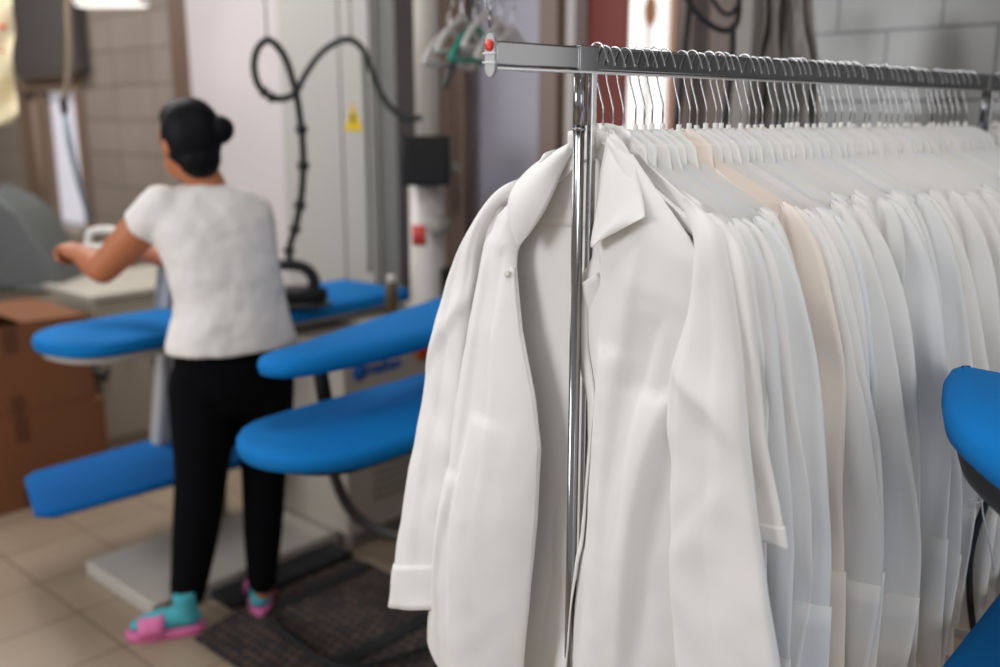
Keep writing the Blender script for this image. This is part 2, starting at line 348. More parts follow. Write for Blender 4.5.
# hose from the boards down to the cabinet
tag(MB().tube(crv([att(322, 360, 2.93), att(326, 420, 2.98), att(333, 470, 3.0), att(352, 512, 2.98), att(385, 533, 2.95), att(420, 538, 2.9), att(460, 532, 2.9)], 40), .019, 10).build('steam_hose', mat('hose_grey', (58, 56, 54), 0.6)), 'dark grey steam hose curving down below the wide blue board', 'hose')

# --- right hand station, close to the rack
rs = thing('ironing_station', 'ironing station right of the shirts, its blue sleeve board tip touching them', 'ironing station', (-0.1, 1.3, 0))
ol = []
for p, z_ in (((945, 366), 1), ((972, 367), 1), ((1000, 373), 1)): pass
c1 = atz(952, 380, 1.15)
so = [atz(1010, 372, 1.2), atz(975, 366, 1.2), atz(953, 364, 1.2), atz(945, 371, 1.2), atz(944, 387, 1.2), atz(949, 404, 1.2), atz(966, 421, 1.2), atz(1000, 447, 1.2), atz(1040, 474, 1.2)]
so = [(q.x, q.y) for q in crv(so, 26)] + [(0.25, 0.95), (0.35, 1.15)]
pad('sleeve_board', so, 1.15, 1.202, BLUE, rs, bevel=0.02)
pad('sleeve_frame', [(p[0]*.93+.0, p[1]*.93+.08) for p in so], 1.11, 1.15, BLACK, rs, bevel=0.004)
pad('board', board_outline(-0.345, 0.10, 0.70, 2.0, 0.2), 0.755, 0.80, BLUE, rs, bevel=0.016)
MB().tube([(0.12, 1.15, 1.13), (0.12, 1.6, 1.04), (0.1, 1.75, .9), (0.1, 1.75, 0.04)], .025).build('column', STEEL, rs)
B('base_plate', (-0.15, 1.5, 0), (.35, 2.0, .05), MATS['black_base'], rs)
adopt(rs)
tag(MB().tube(crv([att(968, 452, 1.42), att(984, 470, 1.42), att(987, 497, 1.42), att(976, 530, 1.42), att(970, 560, 1.42), att(970, 600, 1.42), att(975, 640, 1.42)], 40), .0055, 8).build('power_cable', RUBBER), 'thick black cable hanging below the blue sleeve board by the shirts', 'cable')
def cord(pts, t, r, m, label, cat='cord', name='cord', n=50, group=None):
    return tag(MB().tube(crv([att(x, y, t) for x, y in pts], n), r, 6).build(name, m), label, cat, group)
WCORD = mat('white_cord', (206, 206, 206), 0.6)
cord([(976, 445), (972, 455), (969, 462), (977, 469), (983, 470), (986, 460), (984, 448)], 1.36, .0014, WCORD, 'small loop of white string just under the sleeve board')
cord([(984, 470), (983, 480), (976, 498), (968, 500), (974, 503), (984, 500), (987, 490), (982, 500), (984, 520), (990, 545), (994, 570)], 1.36, .0014, WCORD, 'long white string tangled on the thick black cable')

# --- floor things
mt = thing('floor_mat', 'dark brown checked rubber mat with black border on the tiles', 'mat', (-2.1, 1.8, 0))
cm = tile_mat('mat_weave', (0, 1), 0.034, 0.034, (96, 76, 64), (60, 52, 50), (22, 24, 32), 0.005, 0.8, (9, 9), brick=0.5, bump=0.6)
q = [atz(196, 638, 0), atz(236, 690, 0), atz(460, 690, 0), atz(520, 560, 0), atz(395, 565, 0), atz(300, 600, 0), atz(215, 580, 0)]
MB().prism([(-2.50, 1.56), (-2.44, 1.325), (-1.0, 1.325), (-1.0, 2.9-.9), (-2.50, 2.0)], 0, .010).build('weave', cm, mt, smooth=False)
for a, b in (((-2.44, 1.56), (-2.40, 2.0)), ((-2.02, 1.325), (-1.93, 2.0))): B('border', (a[0], a[1], .010), (a[0]+.055, b[1], .016), RUBBER, mt, bevel=.003)
adopt(mt)
pl = thing('foot_pedal_mat', 'flat black rubber step beside the white base plate', 'mat', (-2.6, 1.8, 0))
B('pad', (-2.63, 1.50, 0), (-2.505, 2.0, .03), RUBBER, pl, bevel=.006)
for i in range(5): B('rib', (-2.62, 1.54+i*.09, .03), (-2.515, 1.56+i*.09, .034), RUBBER, pl, bevel=.002)
adopt(pl)
cpts = [(268, 612), (272, 622), (300, 645), (322, 660), (345, 667), (372, 664), (405, 655), (445, 641), (480, 628)]
tag(MB().tube(crv([atz(x, y, .03) for x, y in cpts], 50), .0085, 8).build('power_cable', RUBBER), 'black cable lying across the dark checked floor mat', 'cable')

# --- cardboard boxes
CARD = mat('cardboard', (122, 76, 44), 0.85, var=0.06, vscale=5, bump=0.05)
TAPE = mat('packing_tape', (98, 60, 38), 0.4)
def carton(x0, x1, y0, y1, z0, z1, label, flaps):
    r = thing('cardboard_box', label, 'box', ((x0+x1)/2, (y0+y1)/2, z0))
    b = MB(); w = .006
    b.box((x0, y0, z0), (x1, y1, z0+w)).box((x0, y0, z0+w), (x0+w, y1, z1)).box((x1-w, y0, z0+w), (x1, y1, z1)).box((x0+w, y0, z0+w), (x1-w, y0+w, z1)).box((x0+w, y1-w, z0+w), (x1-w, y1, z1))
    b.build('carton', CARD, r, bevel=.002)
    ym = (y0+y1)/2
    if flaps:
        MB().add([(x0, y1, z1), (x1, y1, z1), (x1, y1-.26, z1+.006), (x0, y1-.26, z1+.006)], [(0, 1, 2, 3)]).build('flap', CARD, r, solid=.005, smooth=False)
        MB().add([(x0, y0, z1), (x1, y0, z1), (x1, y0+.34, z1+.022), (x0, y0+.34, z1+.022)], [(0, 1, 2, 3)]).build('flap', CARD, r, solid=.005, smooth=False)
    else:
        B('flap', (x0, y0, z1-.005), (x1, ym-.002, z1), CARD, r, bevel=.001); B('flap', (x0, ym+.002, z1-.005), (x1, y1, z1), CARD, r, bevel=.001)
    B('tape', (x1, 1.395, z1-.11), (x1+.0012, 1.45, z1-.0), TAPE, r, bevel=0)
    B('tape', (x1, 1.395, z0+.0), (x1+.0012, 1.45, z0+.08), TAPE, r, bevel=0)
    adopt(r); return r
carton(-4.42, -3.85, 1.0, 1.765, 0.0, 0.392, 'lower closed brown cardboard box standing on the tiles', False)
carton(-4.40, -3.865, 1.0, 1.735, 0.392, 0.755, 'upper brown cardboard box with lifted flaps, on the lower box', True)
# --- cream cabinet behind the boxes and the tiles of its plinth
cb = thing('washing_machine', 'low cream machine cabinet behind the cardboard boxes', 'machine', (-4.4, 2.3, 0))
B('body', (-4.75, 1.88, .10), (-4.12, 2.75, .76), mat('machine_cream', (176, 166, 150), 0.5, var=.04), cb, bevel=.012)
B('plinth', (-4.73, 1.9, 0), (-4.14, 2.73, .045), MATS['plinth'], cb); B('kick_strip', (-4.74, 1.89, .045), (-4.13, 2.74, .10), mat('strip', (150, 140, 126), .5), cb)
B('top_plate', (-4.77, 1.86, .76), (-4.10, 2.77, .785), mat('machine_top', (190, 184, 172), .4), cb)
MB().lathe((-4.12, 2.0, .60), [(0, 0), (.03, 0), (.03, .02), (.012, .03), (.012, .06), (0, .06)], axis='X').build('tap', BLACK, cb)
MB().tube(crv([att(88, 362, 4.2), att(95, 372, 4.15), att(104, 378, 4.15), att(108, 366, 4.2)], 12), .016).build('pipe', BLACK, cb)
MB().lathe((-4.12, 2.16, .43), [(0, 0), (.022, 0), (.022, .02), (0, .02)], axis='X').build('button', BLACK, cb)
adopt(cb)
# --- grey press hood at the far left
hd = thing('press_hood', 'large slanted grey metal hood above the cardboard boxes', 'hood', (-4.6, 1.4, .8))
t0 = 4.45
o2 = [att(-30, 188, t0), att(0, 200, t0), att(18, 214, t0), att(34, 238, t0), att(50, 262, t0), att(62, 284, t0), att(62, 292, t0), att(0, 290, t0), att(-30, 290, t0)]
n = len(o2); bk = [p+FH*0.35 for p in o2]
MB().add(o2+bk, [tuple(range(n-1, -1, -1)), tuple(range(n, 2*n))]+[(i, (i+1) % n, n+(i+1) % n, n+i) for i in range(n)]).build('shell', mat('hood_grey', (92, 97, 97), .45, var=.04), hd, bevel=.02)
a = att(-30, 289, t0-.01); b = att(70, 290, t0-.01)
MB().tube([a, b], .014).build('rim', STEEL, hd)
adopt(hd)
# --- electrical cabinet with warning sign
ec = thing('electrical_cabinet', 'tall grey-green double door cabinet with yellow warning sign', 'cabinet', (-3.5, 2.8, 0))
cx0, cx1 = px(308), px(400); cxm = px(369)
GC = mat('cabinet_greygreen', (172, 171, 166), 0.45, var=.02)
B('body', (cx0, WY-.14, .1), (cx1, WY-.001, 2.7), GC, ec, bevel=.004)
B('door', (cx0+.01, WY-.16, .14), (cxm-.006, WY-.141, 2.68), GC, ec, bevel=.005)
B('door', (cxm+.006, WY-.16, .14), (cx1-.01, WY-.141, 2.68), GC, ec, bevel=.005)
B('plinth', (cx0, WY-.13, 0), (cx1, WY-.001, .1), MATS['plinth'], ec)
adopt(ec)
ws = thing('warning_sign', 'yellow triangle high voltage warning sticker on the grey cabinet door', 'sign', atY(353, 118, WY-.17))
c = atY(353, 118, WY-.163)
YEL = mat('warning_yellow', (214, 180, 24), .5)
MB().add([(c.x-.062, WY-.1615, c.z-.055), (c.x+.062, WY-.1615, c.z-.055), (c.x, WY-.1615, c.z+.065), (c.x-.062, WY-.164, c.z-.055), (c.x+.062, WY-.164, c.z-.055), (c.x, WY-.164, c.z+.065)], [(0, 1, 2), (5, 4, 3), (0, 3, 4, 1), (1, 4, 5, 2), (2, 5, 3, 0)]).build('plate', YEL, ws, smooth=False)
MB().add([(c.x+.006, WY-.166, c.z+.035), (c.x-.018, WY-.166, c.z-.005), (c.x-.002, WY-.166, c.z-.005), (c.x-.008, WY-.166, c.z-.042), (c.x+.018, WY-.166, c.z+.006), (c.x+.002, WY-.166, c.z+.006)], [(0, 1, 2, 3, 4, 5)]).build('bolt_mark', BLACK, ws, smooth=False, solid=.001)
adopt(ws)
# --- pink and white pipes, dark cord bundle
def vpipe(name, px_, y0_, y1_, r, m, label, Y=WY-.12, cat='pipe'):
    a = atY(px_, 120, Y); tag(MB().tube([(a.x, Y, y0_), (a.x, Y, y1_)], r, 12).build(name, m), label, cat)
vpipe('water_pipe', 302, 0, 2.94, .014, mat('pink_pipe', (184, 150, 148), .5), 'thin pinkish pipe between white pillar and grey cabinet', Y=WY-.03)
vpipe('drain_pipe', 428, 1.2, 2.94, .048, mat('ivory_pipe', (206, 200, 190), .45), 'thick ivory pipe above the black control box', Y=2.62)
# --- brown curtain
v = []; f = []; x0, x1 = px(441), px(489); n = 60
for i in range(n+1):
    x = x0+(x1-x0)*i/n
    for z in (0.05, 2.85): v.append((x, WY-.12+.03*math.sin(i*.62)+.012*math.sin(i*1.7), z))
for i in range(n): f.append((2*i, 2*i+2, 2*i+3, 2*i+1))
tag(link('curtain', v, f, mat('brown_curtain', (132, 112, 100), .9), solid=.004), 'taupe brown floor-length curtain beside the lilac door', 'curtain')
# --- white machine column, label, control box
cl = thing('machine_column', 'white machine column with a red sticker under the black control box', 'machine', (-2.6, 2.45, .8))
tc_ = 3.58
a = att(428, 280, tc_); 
MB().lathe((a.x, a.y, 0), [(0, .797), (.085, .797), (.085, .85), (.068, .87), (.066, 1.31), (0, 1.31)], 20).build('post', mat('white_enamel', (208, 202, 196), .35), cl)
stk = MB(); V = []; n = 9
for j in (1.09, 1.165):
    for i in range(n): q = YAW+math.pi*(1.22+.28*i/(n-1)); V.append((a.x+.0685*math.cos(q), a.y+.0685*math.sin(q), j))
stk.add(V, [(i, i+1, n+i+1, n+i) for i in range(n-1)])
stk.build('sticker', mat('red_sticker', (200, 60, 50), .5), cl, solid=.002)
k = att(440, 225, tc_-.1); MB().lathe((k.x, k.y, k.z), [(0, -.03), (.03, -.03), (.036, 0), (.03, .03), (0, .03)], 16, 'Y').build('gauge', GREYP, cl)
k = att(445, 258, tc_-.02); B('side_block', (k.x-.02, k.y-.03, .83), (k.x+.03, k.y+.03, 1.0), BLACK, cl)
adopt(cl)
bx = thing('control_box', 'black control box on the white machine column', 'control box', att(427, 185, tc_-.1), YAW)
MB().box((-.085, -.05, 0), (.085, .05, .175)).build('housing', BLACK, bx, bevel=.006)
MB().box((-.072, -.054, .012), (.072, -.05, .163)).build('screen', mat('dark_screen', (6, 9, 16), .3), bx, bevel=.002)
MB().lathe((.10, 0, .06), [(0, -.02), (.02, -.02), (.02, .02), (0, .02)], 14, 'X').build('knob', GREYP, bx)
bt = thing('bottle', 'small brown bottle with pale cap on the cream machine top', 'bottle', (-2.68, 2.33, .8))
a = att(391, 272, 3.5)
MB().lathe((a.x, a.y, 0), [(0, .797), (.022, .797), (.024, .835), (.024, .93), (.014, .955), (0, .955)], 16).build('glass', mat('brown_bottle', (86, 66, 34), .3), bt)
MB().lathe((a.x, a.y, 0), [(0, .955), (.016, .955), (.016, .98), (0, .98)], 16).build('cap', HPLAST, bt)
adopt(bt)
cp = thing('plastic_cup', 'pale crumpled plastic cup on the machine top beside the bottle', 'cup', (0, 0, 0)); a = att(404, 276, 3.5)
cp.location = (a.x, a.y, .798)
MB().lathe((0, 0, 0), [(0, 0), (.026, 0), (.034, .05), (.031, .05), (.024, .006), (0, .006)], 14).build('wall', mat('pale_cup', (196, 190, 180), .4), cp)
MB().tube(crv([(.03, -.02, .01), (.05, -.03, .02), (.07, -.02, .012)], 8), .008).build('handle', BLACK, cp)
# --- iron in its holder under the hose
ir = thing('steam_iron', 'black steam iron standing on the blue board under the hanging hose', 'iron', (0, 0, .881), YAW)
a = att(292, 287, 3.42); ir.location = (a.x, a.y, .881); ir.scale = (1.35, 1.35, 1.25)
so_ = [(-.10, -.045), (.02, -.05), (.08, -.03), (.11, 0), (.08, .03), (.02, .05), (-.10, .045)]
MB().prism(so_, 0, .012).build('soleplate', STEEL, ir, bevel=.003)
MB().prism([(p[0]*.92, p[1]*.9) for p in so_], .012, .055).build('body', BLACK, ir, bevel=.012)
MB().tube(crv([(-.085, 0, .05), (-.09, 0, .10), (-.04, 0, .12), (.03, 0, .115), (.06, 0, .08), (.055, 0, .045)], 24), .016, 10).build('handle', BLACK, ir)
# --- hanging hose with a loop
BW = mat('black_hose', (20, 22, 24), .6)
hs = thing('steam_hose', 'black wrapped hose hanging in a loop down to the iron on the blue board', 'hose', att(292, 265, 3.42))
path = [(292, 270), (289, 250), (296, 225), (302, 190), (303, 150), (299, 110), (294, 85), (286, 60), (276, 45), (267, 40), (258, 48), (254, 64), (257, 82), (264, 92), (273, 98), (286, 98), (297, 92)]
tt = [3.42]*6+[3.42, 3.42, 3.41, 3.40, 3.39, 3.38, 3.38, 3.38, 3.38, 3.38, 3.38]
hp = crv([att(x, y, t) for (x, y), t in zip(path, tt)], 110)
MB().tube(hp, .0125, 10).build('tube', BW, hs)
for i in (6, 12, 17, 24, 30, 88, 94): MB().tube([hp[i], hp[i]+(hp[i+1]-hp[i])*1.3], .021, 10).build('clamp', BW, hs)
adopt(hs)
cord([(297, 92), (305, 75), (320, 54), (337, 42), (351, 40), (363, 50), (372, 72), (381, 94), (393, 110), (405, 118), (422, 118)], 3.50, .0115, mat('grey_black_hose', (46, 50, 50), .6), 'dark hose arching over the grey cabinet towards the ivory pipe', 'hose', 'air_hose', 80)
for x, ye, who in ((267, 40, 'loop of the black hose'), (351, 40, 'arch of the dark hose')):
    a = att(x, ye, 3.42 if x == 267 else 3.50)
    tag(MB().tube([(a.x, a.y, a.z+.01), (a.x, a.y, a.z+.14)], .003, 6).tube([(a.x, a.y, a.z+.14), (a.x, a.y, 2.945)], .008, 8).build('suspension_wire', mat('grey_spring', (120, 116, 108), .6)), 'thin grey cord from the ceiling holding the '+who, 'wire')
tag(MB().tube(crv([att(363, 50, 3.5), att(365, 90, 3.52), att(367, 150, 3.55), att(370, 272, 3.58)], 30), .010, 8).build('grey_hose', mat('grey_tube', (134, 134, 128), .5)), 'pale grey tube hanging straight in front of the grey cabinet', 'hose')
# --- ceiling lamp above the station, poster, shade box, cord
lp = thing('ceiling_lamp', 'white suspended lamp above the tiled wall at the top of the photo', 'lamp', (0, 0, 0))
a = att(112, 5, 4.6); lp.location = a; lp.rotation_euler = (0, 0, YAW-0.05)
MB().box((-.16, -.06, 0), (.155, .06, .06)).build('housing', mat('lamp_white', (230, 228, 224), .4), lp, bevel=.008)
MB().box((-.15, -.05, -.008), (.145, .05, 0)).build('diffuser', mat('lamp_glow', (255, 250, 244), .5, emit=((255, 250, 244), 1.1)), lp, bevel=.002)
MB().tube([(-.12, 0, .06), (-.12, 0, 2.945-a.z)], .004).tube([(.12, 0, .06), (.12, 0, 2.945-a.z)], .004).build('suspension', STEEL, lp)
dk = thing('wall_unit', 'dark grey box mounted on the wall above the small window', 'wall unit', (0, 0, 0))
a0 = atY(14, 76, 2.8); a1 = atY(76, 70, 2.8); dk.location = (a0.x, 2.85, a0.z)
B('housing', (a0.x, 2.80, a0.z), (a1.x, WY-.001, a0.z+.75), mat('unit_dark', (74, 70, 67), .5, var=.06), dk, bevel=.015)
B('bottom_panel', (a0.x+.05, 2.81, a0.z-.02), (a1.x-.05, WY-.01, a0.z), mat('unit_bottom', (104, 94, 84), .5), dk)
adopt(dk)
cp2 = [(67, -20), (68, 20), (69, 50), (68, 78), (65, 98)]
cc = thing('pull_cord', 'braided beige cord with dark knob hanging before the small window', 'cord', att(65, 98, 4.3))
MB().tube(crv([att(x, y, 4.3) for x, y in cp2], 30), .014, 8).build('braid', mat('braid', (134, 118, 100), .9, bump=.5, bscale=90), cc)
a = att(64, 106, 4.3); MB().ell(a, (.018, .018, .045)).build('knob', mat('knob_dark', (52, 28, 24), .5), cc)
MB().tube([att(65, 115, 4.3), att(70, 145, 4.3), att(78, 180, 4.3), att(91, 222, 4.3)], .014, 8).build('rod', mat('rod_blue', (120, 134, 144), .4), cc)
adopt(cc)
ps = thing('paper_banner', 'cream printed paper banner with red and ochre marks at the left edge', 'banner', att(5, 130, 4.1), YAW)
T = lambda x, y, dt=0: att(x, y, 4.1+dt)
L0 = [(17, -30), (14, 30), (17, 34), (16, 42), (13, 60), (16, 80), (18, 115), (12, 122), (4, 130), (-40, 132)]
gp = []
m_ = 12; V = []; Fc = []
prof = crv([Vector((x, y, 0)) for x, y in [(16, -30), (12, 0), (15, 30), (12, 55), (15, 85), (18, 112), (12, 124)]], 24)
for i, p in enumerate(prof):
    for j in range(9):
        x = -40+(p.x+40)*j/8; y = p.y+(8*(1-j/8) if i == 23 else 0); V.append(T(x, y, .02*math.sin(i*.8+j)))
for i in range(23):
    for j in range(8): Fc.append((i*9+j, i*9+j+1, (i+1)*9+j+1, (i+1)*9+j))
link('sheet', V, Fc, mat('cream_paper', (236, 222, 186), .7), ps, solid=.002)
for x, y, r, c in ((3, 27, .012, (214, 50, 30)), (2, 51, .009, (206, 120, 30))):
    MB().ell(T(x, y, -.035), (r, r, r)).build('printed_dot', mat('print_%d' % c[1], c, .6), ps)
v = MB()
for i in range(4):
    for j in range(3):
        q = T(3+j*4, 80+i*6, -.04); v.ell(q, (.008, .004, .008), 8, 6)
v.build('printed_marks', mat('ochre_print', (206, 176, 90), .6), ps)
adopt(ps)
# --- white hangers and a teal one hanging behind the rack end
def small_hanger(px_, py_, t, rz, m, label):
    r = thing('coat_hanger', label, 'hanger', att(px_, py_, t), rz, 'spare hangers on the wall hook')
    MB().tube(crv([(0, 0, .005), (-.10, 0, -.04), (-.17, 0, -.09), (-.165, 0, -.105), (0, 0, -.10), (.165, 0, -.105), (.17, 0, -.09), (.10, 0, -.04), (0, 0, .005)], 40), .009, 8).build('frame', m, r)
    MB().tube(crv([(0, 0, 0), (0, 0, .05), (.02, 0, .07), (.02, 0, .095), (0, 0, .105), (-.018, 0, .095)], 20), .003, 6).build('hook', WIRE, r)
TEAL = mat('teal_plastic', (40, 150, 130), .4)
HG = mat('pale_plastic', (196, 194, 190), .4)
for i, (x, y, rz, m, l) in enumerate(((452, 22, 2.3, HG, 'white plastic hanger in the blurred bunch, furthest from the rail end'), (463, 14, 2.0, HG, 'white hanger just left of the teal one in the blurred bunch'), (474, 20, 1.7, TEAL, 'teal plastic hanger in the blurred bunch behind the rail end'),
        (478, 10, .9, HG, 'white hanger just right of the teal one in the blurred bunch'), (496, 16, 1.0, HG, 'white hanger behind the red-tipped rail cap'), (508, 22, .3, HG, 'white hanger of the blurred bunch nearest the lilac door'))):
    small_hanger(450+i*12.5, (30, 18, 26, 14, 24, 30)[i], 3.0, YAW+1.2, m, l)
a = att(440, 2, 3.0); b = att(520, 2, 3.2)
tag(MB().tube([a-Vector((0, 0, -.08)), b+Vector((0, 0, .08))], .006).tube([b+Vector((0, 0, .08)), (b.x, b.y, 2.945)], .004).tube([a+Vector((0, 0, .08)), (a.x, a.y, 2.945)], .004).build('hanging_rail', STEEL), 'thin steel rail from the ceiling carrying the blurred hangers', 'rail')
tag(MB().tube(crv([att(462, 30, 2.95), att(456, 50, 2.95), att(452, 66, 2.95), att(444, 88, 2.95)], 14), [.012]*14, 8).build('spray_gun', mat('grey_gun', (74, 74, 76), .5)), 'dark grey steam gun hanging below the blurred hangers', 'steam gun')
# --- black cable loops on the taupe upright, hanging plastic bags
cord([(676, 128), (680, 100), (684, 60), (688, 20), (692, -20)], 2.75, .009, BW, 'black cable hanging straight in front of the window mullion', 'cable', 'power_cable')
cord([(682, -15), (690, 4), (704, 20), (718, 29), (729, 30), (737, 22), (739, 0), (736, -20)], 2.7, .008, BW, 'black cable sagging in the widest loop right of the window', 'cable', 'power_cable')
cord([(704, -18), (713, 0), (722, 12), (731, 14), (737, 6)], 2.68, .006, BW, 'small inner loop of black cable right of the window', 'cable', 'power_cable')
cord([(733, 24), (732, 60), (728, 100), (724, 130)], 2.7, .009, BW, 'black cable dropping from the loops along the taupe upright', 'cable', 'power_cable')
def bag(x0, x1, seed, m, label):
    V = []; Fc = []; n, k = 20, 30
    for j in range(k+1):
        for i in range(n+1):
            u = i/n; w = j/k; a = att(x0+(x1-x0)*u+8*(w-.5)*(1 if seed else -1), -15+150*w, 2.45)
            V.append(a+FH*(.05*math.sin(u*9+seed)*(.4+.6*w)+.05*nz(u*4, w*3, seed*7.)))
    for j in range(k):
        for i in range(n): Fc.append((j*(n+1)+i, j*(n+1)+i+1, (j+1)*(n+1)+i+1, (j+1)*(n+1)+i))
    tag(link('garment_cover', V, Fc, m, solid=.002), label, 'garment cover')
bag(763, 784, 0, mat('film_dark', (104, 100, 96), .25, alpha=.85), 'darker crumpled plastic garment cover hanging beside the pale post')
bag(792, 815, 1, mat('film_pale', (146, 142, 138), .22, alpha=.85), 'paler crumpled plastic garment cover hanging beside the grey tiles')
# --- chain from the ceiling onto the rail end
ch = thing('hook_chain', 'steel chain link and pin hanging onto the red-tipped rail end', 'chain', att(490, 28, 1.16))
a = att(490, 28, 1.14)
v = MB().tube([a, a+Vector((0, 0, .022))], .0016, 8)
v.build('pin', CHROME, ch)
def link_ring(c, w, h, rot):
    P = [Vector((w*math.cos(t)*math.cos(rot), w*math.cos(t)*math.sin(rot), h*math.sin(t))) for t in [2*math.pi*i/20 for i in range(21)]]
    return MB().tube([c+p for p in P], .0018, 8, cap=False)
for i in range(3): link_ring(a+Vector((0, 0, .034+i*.022)), .0045, .014, YAW+(.25 if i % 2 == 0 else 1.6)).build('chain_link', CHROME, ch)
MB().tube([a+Vector((0, 0, .09)), (a.x, a.y, 2.945)], .001).build('wire', STEEL, ch)
adopt(ch)

# ---------------------------------------------------------------- the garment rack (local axes: x across, y along the rail)
rk = thing('garment_rack', 'chromed steel garment rack carrying the row of white shirts', 'garment rack', (P0.x, P0.y, 0), -TH)
ZB = P0.z                                    # underside of the rail
MB().box((-.008, -.150, ZB), (.008, -.006, ZB+.029)).box((-.0092, -.012, ZB-.001), (.0092, 1.55, ZB+.030)).build('rail', CHROME, rk, bevel=.0025)
MB().box((-.0105, -.150, ZB-.0045), (.0105, 1.55, ZB-.0012)).build('rail_lip', mat('bright_chrome', (226, 226, 228), .25, 1.0), rk, bevel=.001)
cap_ = MB()
o_ = []
for i in range(24):
    a = 2*math.pi*i/24; o_.append((.010*math.cos(a), .014*math.sin(a)+(.012 if math.sin(a) > 0 else -.012)))
V = [(x, -.154, ZB+.012+z) for x, z in o_]+[(x, -.150, ZB+.012+z) for x, z in o_]; n = 24
cap_.add(V, [tuple(range(n)), tuple(range(2*n-1, n-1, -1))]+[(i, n+i, n+(i+1) % n, (i+1) % n) for i in range(n)])
cp_o = cap_.build('end_cap', mat('cap_grey', (138, 138, 138), .35, .4), rk, bevel=.001)
MB().lathe((0, -.154, ZB+.0235), [(0, -.0015), (.0072, -.0015), (.0072, 0), (0, 0)], 18, 'Y').build('red_disc', mat('cap_red', (206, 44, 30), .35), cp_o)
MB().box((-.0105, -.1565, ZB+.0135), (.0105, -.153, ZB+.0155)).box((-.0105, -.1565, ZB+.003), (.0105, -.153, ZB+.005)).build('band', mat('cap_band', (226, 226, 226), .3), cp_o, smooth=False)
def post(y, parent, first):
    r = .0078
    MB().tube([(0, y, .05), (0, y, ZB-.075)], r, 20).build('post', CHROME, parent)
    MB().tube([(0, y, ZB-.078), (0, y, ZB-.074)], r+.0012, 20).build('collar_ring', CHROME, parent)
    MB().tube([(0, y, ZB-.075), (0, y, ZB)], r+.0003, 20).build('post_top', CHROME, parent)
    MB().box((.001, y+.013, .06), (.010, y+.024, ZB)).build('inner_post', mat('bright_chrome', (226, 226, 228), .25, 1.0), parent, bevel=.002)
    MB().box((-.0098, y-.011, ZB-.0035), (.0100, y+.026, ZB+.0308)).build('bracket', CHROME, parent, bevel=.002)
post(0.002, rk, True); post(1.262, rk, False)
MB().tube([(-.25, .002, .045), (.25, .002, .045)], .014, 14).build('foot_bar', CHROME, rk)
MB().tube([(-.25, 1.262, .045), (.25, 1.262, .045)], .014, 14).build('foot_bar', CHROME, rk)
MB().tube([(0, .0, .06), (0, 1.262, .06)], .011, 14).build('lower_bar', CHROME, rk)
for x in (-.22, .22):
    for y in (.002, 1.262): MB().lathe((x, y, .018), [(0, -.012), (.018, -.012), (.018, .012), (0, .012)], 16, 'Y').build('caster', RUBBER, rk)

# ---------------------------------------------------------------- hangers
def make_hanger(name='coat_hanger'):
    r = thing(name, '', 'hanger')
    k = [(0, .0, 0), (0, 0, .026), (0, 0, .030), (-.010, 0, .056), (-.0125, 0, .070), (-.0135, 0, .088), (-.012, 0, .100), (-.006, 0, .1065), (.001, 0, .1075), (.0085, 0, .104), (.0150, 0, .094), (.0195, 0, .081)]
    pts = [Vector(q) for q in ((0, 0, 0), (0, 0, .028), (-.0005, 0, .0305), (-.0115, 0, .062), (-.0135, 0, .072))]+crv([Vector(q) for q in k[5:]], 22)
    MB().tube(pts, .0014, 6).build('hook', WIRE, r)
    MB().lathe((0, 0, 0), [(0, -.012), (.0038, -.012), (.0038, .004), (0, .004)], 12).build('hook_socket', HPLAST, r)
    # shoulder body: strip along the arms, deeper in the middle
    V = []; Fc = []; n = 36
    for i in range(n+1):
        u = -1+2*i/n; x = .178*u; z = -.016-.020*sstep(.0, .05, abs(x))-.60*max(0, abs(x)-.035); h = .026-.010*abs(u); th_ = .0045
        zt = z
        for (dy, dz) in ((-th_, 0), (th_, 0), (th_, -h), (-th_, -h)): V.append((x, dy, zt+dz))
    for i in range(n):
        for j in range(4): Fc.append((4*i+j, 4*i+(j+1) % 4, 4*i+4+(j+1) % 4, 4*i+4+j))
    Fc += [(3, 2, 1, 0), (4*n, 4*n+1, 4*n+2, 4*n+3)]
    link('shoulder_bar', V, Fc, HPLAST, r, bevel=.0015)
    MB().lathe((.002, 0, -.018), [(0, -.008), (.0135, -.008), (.0145, -.006), (.0145, .006), (.0135, .008), (0, .008)], 20, 'Y').build('size_disc', HPLAST, r)
    return r
def copy_tree(o, parent=None):
    c = o.copy(); COL.objects.link(c); c.parent = parent
    if parent is not None: c.matrix_parent_inverse = o.matrix_parent_inverse.copy()
    for q in [x for x in o.children]: copy_tree(q, c)
    return c
HS = [0.034, 0.048, 0.068, 0.089, 0.115, 0.134, 0.151, 0.174, 0.212, 0.236, 0.254, 0.276, 0.3, 0.315, 0.334, 0.366, 0.387, 0.406, 0.424, 0.453, 0.473, 0.497, 0.512, 0.528, 0.558, 0.581, 0.602, 0.618, 0.648, 0.669, 0.698, 0.714, 0.751, 0.77, 0.807, 0.83, 0.853, 0.877, 0.909, 0.925, 0.95, 0.967, 1.01, 1.027, 1.054, 1.081, 1.109, 1.137, 1.176]
NUM = ['first', 'second', 'third', 'fourth', 'fifth', 'sixth', 'seventh', 'eighth', 'ninth', 'tenth', 'eleventh', 'twelfth', 'thirteenth', 'fourteenth', 'fifteenth', 'sixteenth', 'seventeenth', 'eighteenth', 'nineteenth']
def ordinal(i):
    if i < 19: return NUM[i]
    n = i+1; t, u = divmod(n, 10); T_ = {2: 'twenty', 3: 'thirty', 4: 'forty', 5: 'fifty'}[t]
    return ({2: 'twentieth', 3: 'thirtieth', 4: 'fortieth', 5: 'fiftieth'}[t]) if u == 0 else T_+'-'+NUM[u-1]
random.seed(5)
hproto = make_hanger('shirt_hanger')
HS2 = HS+[1.30, 1.325, 1.35]
